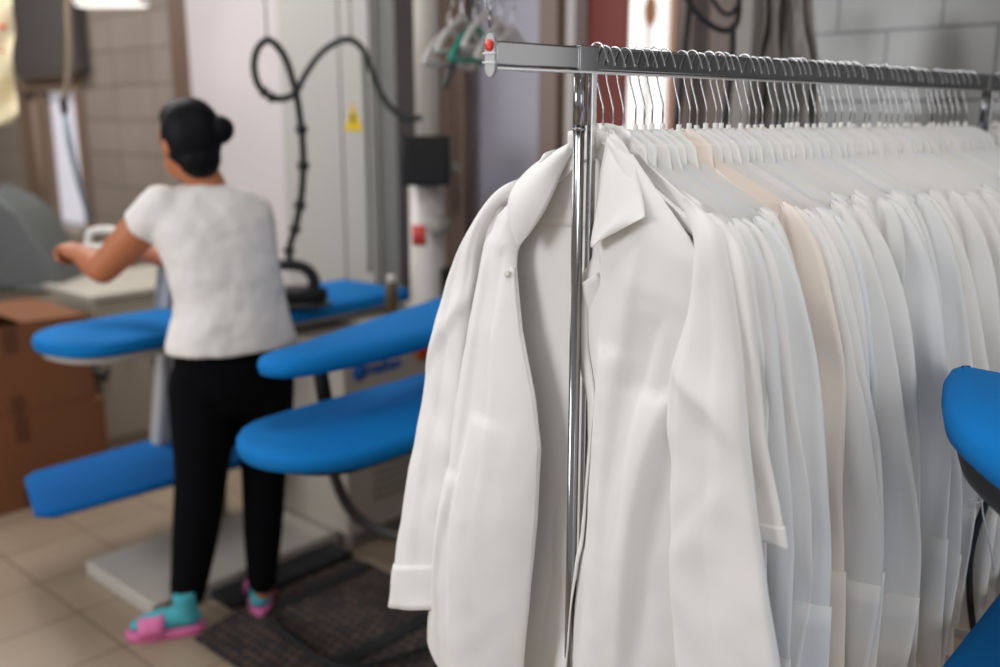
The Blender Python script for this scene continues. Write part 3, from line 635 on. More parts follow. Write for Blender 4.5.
for i, s in enumerate(HS2):
    h = hproto if i == 0 else copy_tree(hproto)
    h.location = rack(s, 0, NECK-(.0 if i == 0 else random.uniform(0, .004))); h.rotation_euler = (0, 0, -TH+random.uniform(-.05, .05))
    tag(h, 'white hanger with steel hook, %s along the rail from the near post' % ordinal(i) if i else 'white hanger with round disc at its neck, first on the rail beside the near post', 'hanger', 'hangers hooked over the chromed rail')

# ---------------------------------------------------------------- shirts
WHITE = cloth('white_cotton', (232, 230, 227)); WHITE2 = cloth('cool_white_cotton', (227, 227, 226)); WHITE3 = cloth('off_white_cotton', (230, 228, 224))
BEIGE = cloth('cream_cotton', (238, 226, 214)); SHEER = cloth('pale_blue_white_cotton', (228, 229, 229))
BUTTON = mat('shirt_button', (214, 210, 204), .25)
def folds(v, z, s, seed, amp=1.0):
    """soft vertical folds growing downward, neighbours nest because the pattern drifts slowly with s"""
    d = max(0.0, min(1.0, (-z-.10)/.65))
    w = nz(v*3.1, z*1.3, s*3+seed)*.10
    a = math.sin((v+w)*38+z*1.2+s*5+seed*.0)*.0045+math.sin((v+w*1.4)*71-z*2.1+s*9)*.0022+math.sin((v-w)*17+1.3+z*.8)*.006
    wr = nz(v*16+seed*3, z*7, seed*5.1)*.0022
    f1 = (v*9+w*20+seed+z*.6) % 1.0; f2 = (v*5.3-z*1.1+seed*.37+w*9) % 1.0
    wr += .007*d*((f1/.8) if f1 < .8 else (1-f1)/.2)+.007*d*((f2/.85) if f2 < .85 else (1-f2)/.15)-.006*d
    return amp*(a*(.15+1.0*d)+wr*(.5+d))
def grid(name, fn, nu, nv, m, parent, closed=False, **kw):
    V = []; Fc = []
    for j in range(nv+1):
        for i in range(nu+(0 if closed else 1)): V.append(fn(i/nu, j/nv))
    k = nu if closed else nu+1
    for j in range(nv):
        for i in range(nu): a = j*k+i; b = j*k+(i+1) % k; Fc.append((a, b, b+k, a+k))
    return link(name, V, Fc, m, parent, **kw)
def shoulder_z(v, sl): return -.018-.012*sstep(.02, .07, abs(v))-sl*max(0, abs(v)-.035)
def make_shirt(i, s, m, p, label):
    R = random.Random(100+i); seed = R.random()*40
    root = thing('shirt', label, 'shirt', rack(s, 0, NECK), -TH, 'shirts hanging along the chromed rail')
    sl = p.get('slope', .50+R.uniform(-.05, .05)); hw = p.get('hw', .206+R.uniform(-.018, .018)); L = p.get('len', 1.0+R.uniform(-.05, .05)-.12*sstep(.3, .8, s))
    k0 = HS2.index(s); thk = max(.008, min(.014, .56*((HS2[k0+1] if k0+1 < len(HS2) else s+.025)-HS2[k0-1])/2*1.05)); flare = p.get('flare', R.uniform(.02, .06)); sway = R.uniform(-.006, .006)
    def edge(t, side):
        return side*(hw-.012*math.sin(math.pi*min(1, t*3))*.6-.015*sstep(.05, .35, t)+flare*sstep(.3, 1, t)+.012*nz(t*3, side*2., seed))
    def body(u, t):
        th = 2*math.pi*u; a = (1-math.cos(th))/2; v = edge(t, -1)*(1-a)+edge(t, 1)*a
        z0 = shoulder_z(v, sl); zb = -L+.05*(abs(v)/.2)**3+.010*nz(v*6, seed, 1); z = z0+(zb-z0)*t
        y = math.copysign(abs(math.sin(th))**.75, math.sin(th))*(thk*(1.22*sstep(0, .07, t)**.7))
        return (v, y+folds(v, z, s, seed)+sway*t+.003*sstep(0, .06, t)*nz(v*9, z*6, seed+math.copysign(3, y)), z)
    grid('body', body, 56, 44, m, root, closed=True)
    # sleeves
    for side in (-1, 1):
        SL = p.get('slen', .74+R.uniform(-.07, .06)) if side > 0 else .66
        sp = p.get('spread', R.uniform(.05, .12)); sp = sp if (SL > .3 and SL > .5) or i == 1 else .015; wd = R.uniform(.10, .125) if SL > .5 else .11; yo = R.uniform(-.007, .005); bend = R.uniform(-.012, .028)
        zt = shoulder_z(hw, sl)-.003
        out = crv([(hw-.022, 0, zt+.012), (hw+.006, 0, zt-.006), (hw+.026+sp*.2, 0, zt-.07), (hw+.034+sp*.5, 0, zt-.20), (hw+.030+sp*.8+bend, 0, zt-SL*.6), (hw+.024+sp, 0, zt-SL)], 40)
        inn = crv([(hw-.024, 0, zt+.010), (hw-.026, 0, zt-.06), (hw-.030, 0, zt-.17), (hw-.050+sp*.4, 0, zt-.26), (hw+.036+sp*.7-wd+bend*.6, 0, zt-max(.30, SL*.62)), (hw+.030+sp-wd*.80, 0, zt-SL+.004)], 40)
        if SL < .5:
            inn = crv([(hw-.024, 0, zt+.010), (hw-.028, 0, zt-.06), (hw-.034, 0, zt-.13), (hw+.034+sp*.5-wd, 0, zt-SL*.8), (hw+.036+sp-wd*.9, 0, zt-SL+.004)], 40)
            out = crv([(hw-.022, 0, zt+.012), (hw+.006, 0, zt-.006), (hw+.022+sp*.2, 0, zt-.06), (hw+.022+sp*.5, 0, zt-SL*.6), (hw+.016+sp, 0, zt-SL)], 40)
        fr_ = .86 if SL > .5 else .965
        def sleeve(u, t, t0=0.0, t1=fr_, ex=1.0):
            tt = t0+(t1-t0)*t; k = tt*39; i0 = min(int(k), 38); q = k-i0
            O = out[i0].lerp(out[i0+1], q); I = inn[i0].lerp(inn[i0+1], q)
            th = 2*math.pi*u; a = (1-math.cos(th))/2; c = I.lerp(O, .5+(a-.5)*ex)
            yy = math.copysign(abs(math.sin(th))**.8, math.sin(th))*(.009+.007*math.sin(math.pi*min(1, tt*1.3))-.003*sstep(.8, 1, tt))*(ex if t0 == 0 else 1.12)
            fl = (a*2.4+tt*(.8+bend*20)+seed) % 1.0
            w2 = .007*((fl/.82) if fl < .82 else (1-fl)/.18)*sstep(.05, .3, tt)*(1-.5*sstep(.8, .95, tt))*math.sin(math.pi*a)**.5+.005*nz(c.x*9+seed, c.z*11, side*3.)+.004*math.sin(c.z*26+c.x*40+seed)*sstep(.25, .5, tt)*(1-sstep(.7, .85, tt))
            pk = .0020*math.sin(a*40)*(1-sstep(.0, .10, tt))
            return (side*c.x, yo+yy+folds(side*c.x, c.z, s, seed, .8)+w2*(1 if yy < 0 else .6)+pk-.004, c.z)
        grid('sleeve', sleeve, 28, 40, m, root, closed=True)
        grid('cuff', lambda u, t: sleeve(u, t, fr_-.01, 1.0, 1.03), 28, 6, m, root, closed=True, solid=.0015)
    # collar: stand round the neck and two folded wings
    tl = R.uniform(-.006, .006)
    def stand(u, t):
        a = -math.pi*.5+2*math.pi*u*.94+.2; r = .056
        return (r*math.cos(a), .008*math.sin(a), -.030-.018*abs(math.cos(a))+.026*t-.008*(1-math.sin(a))*.5)
    grid('collar_stand', stand, 28, 3, m, root, solid=.001)
    for side in (-1, 1):
        dx = p.get('cx', R.uniform(-.006, .012)); ln = R.uniform(.060, .078)
        A = Vector((side*.012, .004, -.004)); Bq = Vector((side*.062, .001, -.030)); Cq = Vector((side*(.092+dx), -.75*thk, -.034-ln)); D = Vector((side*(.030+dx*.5), -.85*thk, -.050-ln*.7))
        def wing(u, t):
            a = A.lerp(Bq, u); b = D.lerp(Cq, u); q = a.lerp(b, t); return q+Vector((0, -.45*thk*math.sin(math.pi*t)-.002+.003*nz(q.x*20, q.z*20, seed), .004*math.sin(math.pi*u)))
        grid('collar', wing, 8, 10, m, root, solid=.0016)
    # button placket on the front
    def plk(u, t):
        v = -.014+.028*u; z = -.085+(-L+.03+.085)*t
        return (v, -thk*(1.22*sstep(0, .07, t)**.7)-.0025+folds(v, z, s, seed)+sway*t, z)
    grid('placket', plk, 4, 40, m, root)
    return root
def sidx(i): return HS[i]
SP = {}
# near shirts that show their own outline in the photo: (material, overrides, label)
SP[1] = (WHITE, dict(hw=.212, slen=.385, spread=.10, slope=.46, flare=.02), 'white shirt with a shorter sleeve cut straight, second on the rail')
SP[2] = (WHITE, dict(hw=.205, spread=.06), None)
SP[3] = (WHITE2, dict(hw=.218, spread=.06), None)
SP[4] = (WHITE, dict(hw=.21, spread=.07), None)
SP[5] = (SHEER, dict(hw=.222, spread=.10, flare=.07), 'thin pale bluish-white shirt just before the cream one')
SP[6] = (WHITE, dict(hw=.20, spread=.06, flare=.03), None)
SP[7] = (WHITE3, dict(hw=.20, spread=.05, flare=.02), None)
SP[8] = (BEIGE, dict(hw=.205, spread=.10, slope=.46, flare=.07), 'cream beige shirt standing out among the white shirts')
random.seed(11)
for i, s in enumerate(HS2):
    if i == 0: continue
    m, p, lab = SP.get(i, (random.choice([WHITE, WHITE2, WHITE3, WHITE2, WHITE3, SHEER]), {}, None))
    if i > 8:
        p = dict(p); 
        if random.random() < .2: p['slen'] = random.uniform(.18, .24)
    tone = {'white_cotton': 'white', 'cool_white_cotton': 'cool white', 'off_white_cotton': 'off-white', 'cream_cotton': 'cream', 'pale_blue_white_cotton': 'faintly bluish white'}[m.name]
    if lab is None: lab = '%s %s shirt, %s along the rail from the near post' % (tone, 'short-sleeved' if p.get('slen', .6) < .3 else 'long-sleeved', ordinal(i))
    make_shirt(i, s, m, p, lab)

# --- first shirt, open in front and facing the near end of the rack; local frame (v, s, z) of the rack
hero = thing('shirt', 'open white shirt facing the camera at the near post, its lapels folded back', 'shirt', (P0.x, P0.y, 0), -TH, 'shirts hanging along the chromed rail')
def zt_list(L): return sorted([(pp(x, y, s).z, pp(x, y, s).x, s) for x, y, s in L])
def curve_at(tab, z): return (float(np.interp(z, [t[0] for t in tab], [t[1] for t in tab])), float(np.interp(z, [t[0] for t in tab], [t[2] for t in tab])))
HL = zt_list([(556, 160, .026), (540, 200, .022), (518, 246, .016), (517, 262, .014), (523, 330, .006), (536, 400, .004), (541, 450, .002), (537, 520, -.002), (532, 570, -.004), (525, 650, -.006), (522, 700, -.006)])   # left front edge
HR = zt_list([(612, 134, .026), (600, 190, .022), (593, 245, .018), (592, 272, .016), (577, 287, .018), (578, 345, .020), (590, 400, .022), (591, 440, .022), (585, 520, .022), (576, 580, .022), (567, 640, .022), (562, 700, .022)])   # right front edge
SL_ = sorted([(1.50, -.075), (1.47, -.125), (1.44, -.19), (1.40, -.215), (1.33, -.225), (1.25, -.235), (1.10, -.250), (.95, -.262), (.80, -.280), (.66, -.290), (.55, -.285)])
SR_ = sorted([(1.50, .075), (1.47, .125), (1.44, .17), (1.41, .198), (1.33, .20), (1.25, .20), (1.0, .22), (.8, .24), (.55, .26)])
def zshoulder(v):
    a = abs(v); return 1.530-.014*sstep(.02, .07, a)-.46*max(0, a-.05) - .25*max(0, a-.20)
CR = [(-.20, 1.38, -.24, .62, -.012, .05, .012), (-.185, 1.10, -.20, .58, -.014, .014, .045), (-.16, 1.36, -.175, .86, .007, .03, .01), (-.22, 1.0, -.28, .58, -.014, .04, .012),
      (.10, 1.40, .05, .75, -.010, .04, .012), (.05, 1.25, .005, .56, -.014, .012, .05), (.13, 1.30, .085, .9, .010, .03, .012), (.155, 1.20, .07, .56, -.030, .05, .016), (.02, .95, -.01, .56, -.010, .03, .01)]
def hf(v, z, k):
    """folds of the hero shirt"""
    d = max(0, min(1, (1.42-z)/.75)); w = nz(v*4, z*1.6, k)*.05
    y = .007*d*math.sin((v+w)*30+k*2+z*1.1)+.003*d*math.sin((v+w*1.6)*58+k+z*3.2)
    y += .004*(.3+d)*nz(v*13+k, z*4.5, 1.7)+.0016*nz(v*38, z*22, k)*(.4+d)
    for (va, za, vb, zb_, A, w1, w2) in CR:
        if zb_ < z < za:
            t = (za-z)/(za-zb_); e = v-(va+(vb-va)*t)-.006*math.sin(t*7+va*20); q = math.exp(-(e/(w1 if e < 0 else w2))**2)
            y += A*q*math.sin(math.pi*min(1, t*1.15)**.6 if t < .87 else math.pi)**.6 if t < .86 else A*q*0.25*(1-t)/.14
    return y
def hemz(v): return .615+.02*math.cos(v*9)+.012*nz(v*6, 3, 1)-.10*max(0, -.16-v)*0
def front_left(u, t):
    # rows from the shoulder line down; u from the open edge to the side seam
    zb = .600-.045*math.sin(math.pi*min(1, u*1.05))*(1-u)*.6+.02+.06*u**4
    zr = 1.49+(zb-1.49)*t; (vL, sL) = curve_at(HL, zr); vS = curve_at([(a, b, 0) for a, b in SL_], zr)[0]
    v = vL+(vS-vL)*u; z = min(zr+(zshoulder(v)-1.49)*(1-t)**3*1.0, zshoulder(v))
    d = sstep(1.45, .7, z); bul = math.sin(math.pi*min(1, u*1.0))**.8*(1-.3*u)
    s = sL+(.027-sL)*sstep(.45, 1.0, u)*(1-.75*d)-.035*d*bul-.012*bul*(1-d)-.050*d*u+hf(v, z, 1.3)*sstep(0, .2, u+.1)
    return (v, s, z)
grid('front_panel', front_left, 60, 110, WHITE, hero, solid=.0008)
def front_right(u, t):
    zb = .575-.02*u; zr = 1.50+(zb-1.50)*t; (vR, sR) = curve_at(HR, zr); vS = curve_at([(a, b, 0) for a, b in SR_], zr)[0]
    v = vR+(vS-vR)*u; z = min(zr+(zshoulder(v)-1.50)*(1-t)**3, zshoulder(v))
    d = sstep(1.45, .7, z); bul = math.sin(math.pi*u)**.8
    s = sR+(.025-sR)*sstep(.5, 1.0, u)-.030*d*bul-.012*bul*(1-d)+hf(v, z, 4.1)*sstep(0, .25, u+.08)*.9
    return (v, s, z)
grid('front_panel', front_right, 60, 110, WHITE, hero, solid=.0008)
def back(u, t):
    zb = .60; zr = 1.515+(zb-1.515)*t; a = curve_at([(p, q, 0) for p, q in SL_], zr)[0]; b = curve_at([(p, q, 0) for p, q in SR_], zr)[0]
    v = a+(b-a)*u; z = min(zr, zshoulder(v)); d = sstep(1.45, .7, z)
    s = .040+.006*math.sin(math.pi*u)*(1-.5*d)+hf(v, z, 7.7)*.35-(.05*d*sstep(.25, 0, u))
    return (v, s, z)
grid('back_panel', back, 60, 80, WHITE, hero, solid=.0008)
# back yoke seam and label area
grid('yoke', lambda u, t: (-.12+.24*u, .0365-.002*math.sin(math.pi*u), 1.500-.10*t-.10*abs(u-.5)*(1-t)), 20, 6, WHITE, hero, solid=.0008)
# placket facings along both open edges
def facing_l(u, t):
    z = 1.335+(.605-1.335)*t; v, s = curve_at(HL, z); return (v-.003-.026*u, s-.003-.002*math.sin(u*3.1)-.03*sstep(1.45, .7, z)*u*.35+hf(v-.026*u, z, 1.3)*sstep(0, .2, .1+u*.13), z)
grid('placket', facing_l, 5, 80, WHITE, hero, solid=.0012)
def facing_r(u, t):
    z = 1.318+(.58-1.318)*t; v, s = curve_at(HR, z); return (v-.001+.030*u, s-.005-.004*math.sin(u*3.1)-.03*sstep(1.45, .7, z)*math.sin(math.pi*u*.14)**.8+hf(v+.03*u, z, 4.1)*sstep(0, .25, .08+u*.15)*.9, z)
grid('placket', facing_r, 5, 80, WHITE, hero, solid=.0012)
for z in (1.325,):
    v, s = curve_at(HL, z)
    MB().lathe((v-.014, s-.009-.006*sstep(1.45, .7, z), z), [(0, -.001), (.005, -.001), (.0055, 0), (.005, .001), (0, .001)], 14, 'Y').build('button', BUTTON, hero)
# collar wings and lapels drawn as curved leaves
def leaf(name, top, bot, n1=22, n2=14, bulge=.012, th=.0016, mt_=WHITE):
    A = crv([pp(*q) for q in top], n1+1); Bc = crv([pp(*q) for q in bot], n1+1)
    def fn(u, t):
        i = int(round(u*n1)); q = A[i].lerp(Bc[i], t); return q+Vector((0, -bulge*math.sin(math.pi*t)*math.sin(math.pi*min(1, u*.9+.1)), 0))
    return grid(name, fn, n1, n2, mt_, hero, solid=th)
leaf('collar', [(572, 142, .030), (552, 153, .026), (530, 168, .020), (513, 188, .012), (508, 207, .006), (512, 230, .002), (518, 245, .002)],
     [(572, 152, .028), (563, 170, .022), (555, 190, .014), (547, 207, .008), (538, 222, .004), (528, 236, .002), (519, 246, .002)], bulge=.016)
leaf('collar', [(614, 134, .030), (622, 141, .028), (631, 155, .024), (637, 172, .018), (641, 190, .012), (644, 205, .006), (645, 216, .002)],
     [(611, 135, .028), (606, 160, .022), (600, 192, .014), (594, 225, .006), (591, 247, -.004), (601, 240, -.012), (645, 217, -.002)], bulge=.014)
leaf('lapel', [(592, 236, .012), (594, 248, .010), (598, 258, .008), (600, 268, .008), (597, 274, .006)],
     [(634, 222, .014), (628, 238, .016), (622, 256, .018), (616, 270, .018), (597, 276, .008)], n1=16, bulge=-.004)
leaf('lapel', [(597, 273, .004), (590, 278, .002), (582, 283, .006), (576, 289, .010), (575, 304, .014), (577, 330, .018), (580, 350, .019)],
     [(600, 277, .006), (602, 285, .008), (604, 295, .011), (604, 308, .013), (603, 322, .016), (598, 338, .018), (584, 352, .019)], n1=18, bulge=.004)
grid('collar_stand', lambda u, t: ((.058-.116*u), .040+.010*math.sin(math.pi*u), 1.502+.030*t+.012*math.sin(math.pi*u)), 20, 4, WHITE, hero, solid=.0012)
# sleeves of the first shirt from their outlines
def tube_sleeve(outl, innl, s_th, seed, t1, cuffw, k_end=1.0):
    O = crv([pp(*q) for q in outl], 60); I = crv([pp(*q) for q in innl], 60)
    def fn(u, t, a0=0.0, a1=t1, ex=1.0, thk=1.0):
        tt = a0+(a1-a0)*t; k = tt*59; i = min(int(k), 58); q = k-i; o = O[i].lerp(O[i+1], q); n_ = I[i].lerp(I[i+1], q)
        th = 2*math.pi*u; a = (1-math.cos(th))/2; c = n_.lerp(o, .5+(a-.5)*ex); sg = math.copysign(abs(math.sin(th))**.8, math.sin(th))
        y = sg*s_th*(.12+.88*sstep(-.03, .2, tt))*(1-.25*sstep(.75, 1, tt))*thk
        fl = (a*2.0+tt*1.3+nz(tt*3, seed, 0)*.5) % 1.0
        w = .004*nz(c.x*10+seed, c.z*6, 2)+.003*nz(c.x*22+seed, c.z*20, 3)*sstep(.2, .5, tt)+.007*((fl/.8) if fl < .8 else (1-fl)/.2)*sstep(.1, .4, tt)*math.sin(math.pi*a)*(1-.6*sstep(.8, .95, tt))+.0016*math.sin(a*44)*(1-sstep(0, .10, tt))
        e1 = tt-.44-.14*(a-.5); e2 = tt-.60+.12*(a-.5)
        w += (-.009*math.exp(-(e1/(.015 if e1 > 0 else .05))**2)-.007*math.exp(-(e2/(.04 if e2 > 0 else .012))**2)*(1-a))*math.sin(math.pi*a)**.5
        return (c.x, c.y+y+w*(1.0 if sg < 0 else .4), c.z)
    grid('sleeve', fn, 44, 80, WHITE, hero, closed=True)
    grid('cuff', lambda u, t: fn(u, t, t1-.012, 1.0, 1.025, 1.12), 44, 8, WHITE, hero, closed=True, solid=.0014)
tube_sleeve([(526, 176, .042), (500, 190, .038), (477, 224, .032), (457, 262, .024), (438, 325, .010), (425, 395, -.010), (413, 460, -.028), (403, 525, -.042), (396, 568, -.050), (391, 605, -.056)],
            [(520, 190, .042), (500, 212, .036), (486, 245, .032), (480, 285, .026), (474, 330, .016), (466, 395, .0), (458, 460, -.018), (452, 525, -.032), (447, 568, -.040), (444, 608, -.046)], .022, 2.0, .885, .06)
tube_sleeve([(686, 196, .026), (716, 226, .026), (731, 268, .028), (738, 330, .026), (745, 400, .022), (752, 480, .016), (762, 560, .010), (775, 640, .006), (790, 730, .004), (800, 770, 0)],
            [(684, 206, .028), (697, 245, .026), (694, 300, .028), (680, 350, .020), (668, 400, .012), (672, 470, .008), (672, 560, .004), (676, 640, .002), (684, 730, .0), (688, 772, 0)], .020, 5.0, .93, .06)

# ---------------------------------------------------------------- the woman at the ironing station
SKIN = mat('skin', (176, 108, 72), .5, var=.04); HAIR = mat('black_hair', (8, 8, 13), .6); TEE = mat('white_tshirt', (226, 222, 218), .9, bump=.1, bscale=14)
PANTS = mat('black_leggings', (4, 5, 9), 1.0); SOCK = mat('teal_socks', (70, 166, 178), .9, bump=.2, bscale=60); PINK = mat('pink_foam', (214, 108, 160), .55)
for _m in (HAIR, PANTS): _m.node_tree.nodes['Principled BSDF'].inputs['Specular IOR Level'].default_value = .15
for _m in (BLUE, BLUED): _m.node_tree.nodes['Principled BSDF'].inputs['Specular IOR Level'].default_value = .2
w0 = att(226, 600, 2.74); wom = thing('person', 'woman with black hair bun, white T-shirt, black trousers and pink sandals, reaching left while ironing', 'person', (w0.x, w0.y, 0), YAW)
def fused(name, mb, m, vox, smooth=6, parent=None, fac=.5):
    o = mb.build(name, m, parent or wom)
    r = o.modifiers.new('r', 'REMESH'); r.mode = 'VOXEL'; r.voxel_size = vox; r.use_smooth_shade = True
    q = o.modifiers.new('sm', 'SMOOTH'); q.iterations = smooth; q.factor = fac
    return o
YT = math.radians(28)                                   # torso turned to the left
LX = (RV*math.cos(YT)+FH*math.sin(YT)); FX = (FH*math.cos(YT)-RV*math.sin(YT))
def loft(mb, rings, n=28, pw=2.3):
    """rings: (centre, half width, half depth)"""
    V = []; Fc = []
    for c, a, b in rings:
        for k in range(n):
            t = 2*math.pi*k/n; x = math.copysign(abs(math.cos(t))**(2/pw), math.cos(t)); y = math.copysign(abs(math.sin(t))**(2/pw), math.sin(t)); V.append(c+LX*(a*x)+FX*(b*y))
    for i in range(len(rings)-1):
        for k in range(n): Fc.append((i*n+k, i*n+(k+1) % n, (i+1)*n+(k+1) % n, (i+1)*n+k))
    Fc += [tuple(range(n-1, -1, -1)), tuple((len(rings)-1)*n+k for k in range(n))]
    mb.add(V, Fc)
def limb(mb, pts, rs, n=16, seg=14):
    c = crv(pts, seg); r = [float(np.interp(i/(seg-1), np.linspace(0, 1, len(rs)), rs)) for i in range(seg)]
    mb.tube(c, r, n); mb.ell(c[0], (r[0],)*3, 12, 8); mb.ell(c[-1], (r[-1],)*3, 12, 8)
tw = 2.74
neck = att(206, 182, tw); headc = att(189, 141, tw-.01)
HF = (FH*.62-RV*.78).normalized(); HL_ = HF.cross(Vector((0, 0, 1)))      # where the head faces
HR3 = Matrix((HL_, HF, Vector((0, 0, 1)))).transposed()
shL = att(163, 206, 2.67); shR = att(251, 212, 2.82)
elL = att(103, 269, 2.74); wrL = att(84, 257, 2.90)
elR = att(205, 268, 3.02); wrR = att(140, 252, 3.12)
body = MB()
body.ell(headc+Vector((0, 0, .012)), (.073, .090, .105), 24, 16, HR3)
body.ell(headc+HF*.035+Vector((0, 0, -.055)), (.052, .055, .055), 16, 12, HR3)          # jaw
body.ell(headc+HF*.098+Vector((0, 0, -.018)), (.011, .016, .022), 10, 8, HR3)           # nose
body.ell(headc+HF*.078+Vector((0, 0, .020)), (.050, .014, .012), 12, 8, HR3)            # brow
for sd in (-1, 1): body.ell(headc+HL_*(.074*sd)+HF*-.002+Vector((0, 0, -.008)), (.008, .018, .030), 10, 8, HR3)
limb(body, [headc+Vector((0, 0, -.06)), neck, neck+Vector((0, 0, -.05))], [.052, .050, .066], 16, 8)
ch_ = att(215, 235, tw); wa = att(229, 295, tw); hp_ = att(233, 365, tw)
loft(body, [(neck+Vector((0, 0, -.03)), .05, .05), (att(208, 200, tw), .12, .07), (ch_, .14, .09), (wa, .13, .085), (hp_, .15, .10), (att(234, 395, tw), .12, .09)])
limb(body, [shL, elL], [.058, .054, .044]); limb(body, [elL, wrL], [.044, .044, .031])
limb(body, [shR, elR], [.050, .046, .038]); limb(body, [elR, wrR], [.038, .036, .025])
def hand(mb, wr, d, up, side, curl=1.0):
    """palm, four curled fingers and a thumb; d = direction of the palm, up = back of the hand, side = thumb side"""
    d = d.normalized(); up = (up-d*up.dot(d)).normalized(); sx = d.cross(up)*side
    R_ = Matrix((sx, d, up)).transposed()
    mb.tube([wr, wr+d*.03], [.029, .031], 12); mb.ell(wr+d*.050, (.043, .048, .024), 14, 10, R_)
    for k, (o, l) in enumerate(((.030, .074), (.011, .082), (-.009, .076), (-.027, .060))):
        a = wr+d*.086+sx*o; b = a+(d*.62-up*.70*curl)*l*.48; c = b+(-d*.25-up*.95*curl)*l*.34; e = c+(-d*.9-up*.2)*l*.24*curl
        mb.tube([a-d*.02, a, b, c, e], [.012, .0115, .0105, .010, .0085], 8); mb.ell(e, (.0085,)*3, 8, 6)
    a = wr+d*.028+sx*.030; b = a+(d*.5+sx*.75)*.030; c = b+(d*.85-up*.35)*.030; e = c+(d*.6-up*.7-sx*.3)*.022
    mb.tube([a, b, c, e], [.014, .012, .0105, .008], 8); mb.ell(e, (.008,)*3, 8, 6)
hand(body, wrL, (att(58, 240, 2.98)-wrL), Vector((0, 0, 1)), 1); hand(body, wrR, att(122, 248, 3.2)-wrR, Vector((0, 0, 1)), 1)
# legs inside the trousers down to the ankles
hipL = att(203, 385, 2.70); hipR = att(262, 382, 2.78)
kL = att(201, 478, 2.72); kR = att(264, 472, 2.80)
anL = att(187, 603, 2.715); anR = att(262, 592, 2.785)
limb(body, [hipL, kL, anL], [.075, .055, .030], 14, 18); limb(body, [hipR, kR, anR], [.075, .055, .030], 14, 18)
fused('body', body, SKIN, .0055, 4)
eb = MB()
for sd in (-1, 1):
    e_ = MB().ell(headc+HF*.080+HL_*(.030*sd)+Vector((0, 0, .002)), (.011, .008, .006), 10, 8, HR3).build('eye', mat('eye_dark', (40, 28, 24), .2), wom)
MB().ell(headc+HF*.088+Vector((0, 0, -.052)), (.020, .006, .006), 10, 8, HR3).build('mouth', mat('lips', (150, 80, 70), .5), wom)
hair = MB()
hair.ell(headc-HF*.016+Vector((0, 0, .018)), (.083, .090, .103), 24, 16, HR3)
hair.ell(headc-HF*.045+Vector((0, 0, -.045)), (.062, .056, .060), 16, 12, HR3)
hair.ell(headc+HF*.022+Vector((0, 0, .060)), (.066, .062, .058), 14, 10, HR3)
fused('hair', hair, HAIR, .006, 5)
bun = MB(); bc = att(217, 130, tw-.02)
bun.ell(bc, (.052, .046, .042)); bun.tube(crv([bc+RV*(.036*math.cos(a))+UV*(.028*math.sin(a)) for a in np.linspace(0, 5.9, 9)], 30), .016, 8)
fused('hair_bun', bun, HAIR, .006, 3)
# T-shirt: torso and cap sleeves
ts = MB()
loft(ts, [(att(205, 184, tw), .060, .058), (att(208, 192, tw), .120, .075), (att(210, 203, tw), .165, .092), (att(212, 220, tw), .176, .108), (att(218, 245, tw), .168, .118),
          (att(226, 275, tw), .160, .116), (att(230, 297, tw), .161, .116), (att(231, 318, tw), .172, .126), (att(232, 338, tw), .184, .134), (att(232, 347, tw), .187, .136)], 36, 2.2)
ts.ell(shL+Vector((0, 0, .0)), (.058,)*3); ts.ell(shR, (.058,)*3)
dL = (elL-shL).normalized(); dR = (elR-shR).normalized()
ts.tube([shL-dL*.02, shL+dL*.05, shL+dL*.095], [.060, .062, .064], 18); ts.tube([shR-dR*.02, shR+dR*.05, shR+dR*.10], [.060, .062, .064], 18)
o = fused('tshirt', ts, TEE, .009, 7)
tx = bpy.data.textures.new('tee_folds', 'CLOUDS'); tx.noise_scale = .11
dm = o.modifiers.new('d', 'DISPLACE'); dm.texture = tx; dm.strength = .022; dm.mid_level = .5
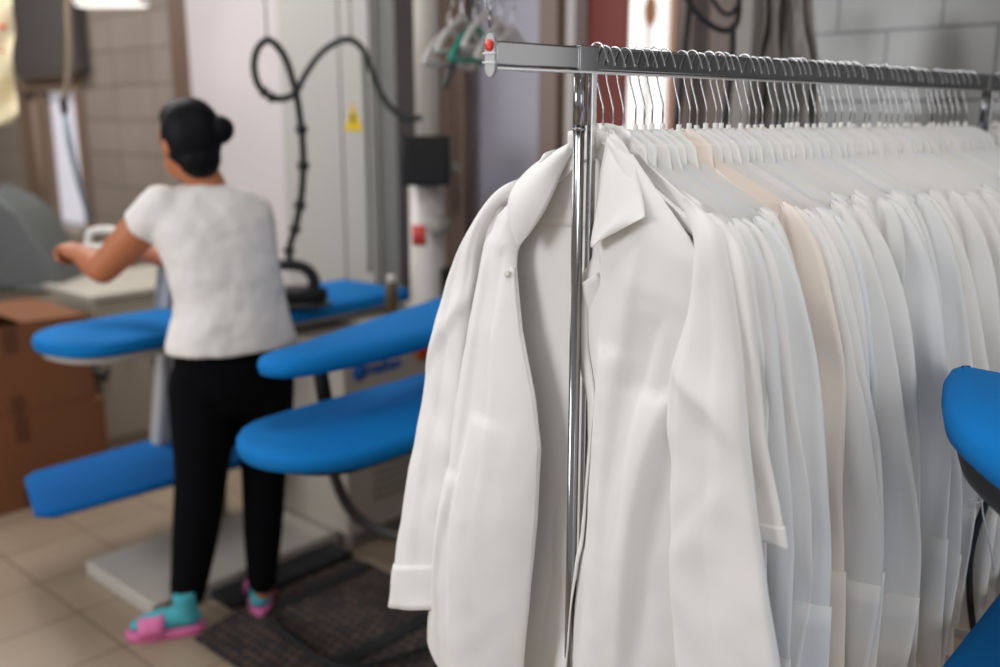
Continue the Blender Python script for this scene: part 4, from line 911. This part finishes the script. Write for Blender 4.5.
# trousers
tr_ = MB()
loft(tr_, [(att(232, 335, tw), .158, .108), (att(232, 360, tw), .168, .118), (att(233, 385, tw), .165, .115), (att(235, 408, tw), .13, .09)], 30, 2.2)
limb(tr_, [hipL, att(203, 430, 2.71), kL, att(196, 530, 2.72), att(188, 592, 2.715)], [.102, .093, .079, .072, .055], 18, 26)
limb(tr_, [hipR, att(264, 430, 2.79), kR, att(263, 530, 2.79), att(262, 580, 2.785)], [.098, .086, .070, .061, .047], 18, 26)
fused('trousers', tr_, PANTS, .009, 5)
def foot(hx, hy, dr, label_):
    """hx,hy: heel pixel on the floor, dr: world direction of the toes"""
    h0 = atz(hx, hy, 0); dr = dr.normalized(); sx = dr.cross(Vector((0, 0, 1))); L_ = .235; up = Vector((0, 0, 1))
    ol_ = []
    for i in range(28):
        a = 2*math.pi*i/28; u = .5-.5*math.cos(a); wdt = .036+.010*sstep(.2, .8, u); ol_.append(h0+dr*(L_*u)+sx*(wdt*math.sin(a)*(1+.35*abs(math.cos(a)))))
    k = MB(); n = 28; V = [p+up*z for z in (0.0, .012, .028) for p in ol_]
    Fc = [tuple(range(n-1, -1, -1)), tuple(2*n+i for i in range(n))]+[(r*n+i, r*n+(i+1) % n, (r+1)*n+(i+1) % n, (r+1)*n+i) for r in range(2) for i in range(n)]
    k.add(V, Fc); sd = k.build('sandal', PINK, wom, bevel=.006)
    st_ = []; V = []; Fc = []
    for i in range(13):
        a = math.pi*i/12
        for u in (.50, .60, .72, .82):
            c = h0+dr*(L_*u); hgt = .062-.018*(u-.5)/.32; V.append(c+sx*(.047*math.cos(a))+up*(.018+hgt*math.sin(a)**.8))
    for i in range(12):
        for j in range(3): Fc.append((i*4+j, i*4+j+1, (i+1)*4+j+1, (i+1)*4+j))
    link('sandal_strap', V, Fc, PINK, sd, solid=.006)
    s_ = MB(); s_.ell(h0+dr*.045+up*.050, (.032, .036, .028)); s_.tube([h0+dr*.05+up*.055, h0+dr*.13+up*.050, h0+dr*.19+up*.042], [.032, .034, .026], 14); s_.ell(h0+dr*.195+up*.040, (.028, .028, .016))
    s_.tube([h0+dr*.052+up*.05, h0+dr*.058+up*.13], [.034, .036], 14)
    fused('sock', s_, SOCK, .006, 4)
    return h0
foot(206, 629, (atz(137, 637, 0)-atz(206, 629, 0)), 'l'); foot(262, 619, FH*.95-RV*.28, 'r')
adopt(wom)
si = thing('steam_iron', 'white iron with blue base in the hand of the woman', 'iron', att(105, 252, 3.2), YAW+math.pi)
MB().prism([(-.09, -.04), (.03, -.045), (.09, -.02), (.105, 0), (.09, .02), (.03, .045), (-.09, .04)], -.02, -.010).build('soleplate', BLUE, si, bevel=.003)
MB().prism([(-.085, -.036), (.03, -.04), (.085, -.018), (.10, 0), (.085, .018), (.03, .04), (-.085, .036)], -.010, .028).build('body', HPLAST, si, bevel=.01)
MB().tube(crv([(-.07, 0, .02), (-.075, 0, .06), (-.03, 0, .075), (.04, 0, .07), (.055, 0, .025)], 18), .012, 10).build('handle', HPLAST, si)
# striped garment hanging behind the blue board
gs = mat('striped_grey_cloth', (176, 174, 172), .9, var=.12, vscale=60, stretch=(1, 1, .02))
V = []; Fc = []
for j in range(31):
    for i in range(25):
        u = i/24; w = j/30; x0 = 158-10*w; x1 = 200+10*w; p = att(x0+(x1-x0)*u, 258+196*w, 3.42); V.append(p+FH*(.022*math.sin(u*15+w*2)+.03*nz(u*3, w*3, 2)))
for j in range(30):
    for i in range(24): Fc.append((j*25+i, j*25+i+1, (j+1)*25+i+1, (j+1)*25+i))
tag(link('hanging_garment', V, Fc, gs, solid=.003), 'grey-white striped garment hanging behind the blue board left of the woman', 'garment')
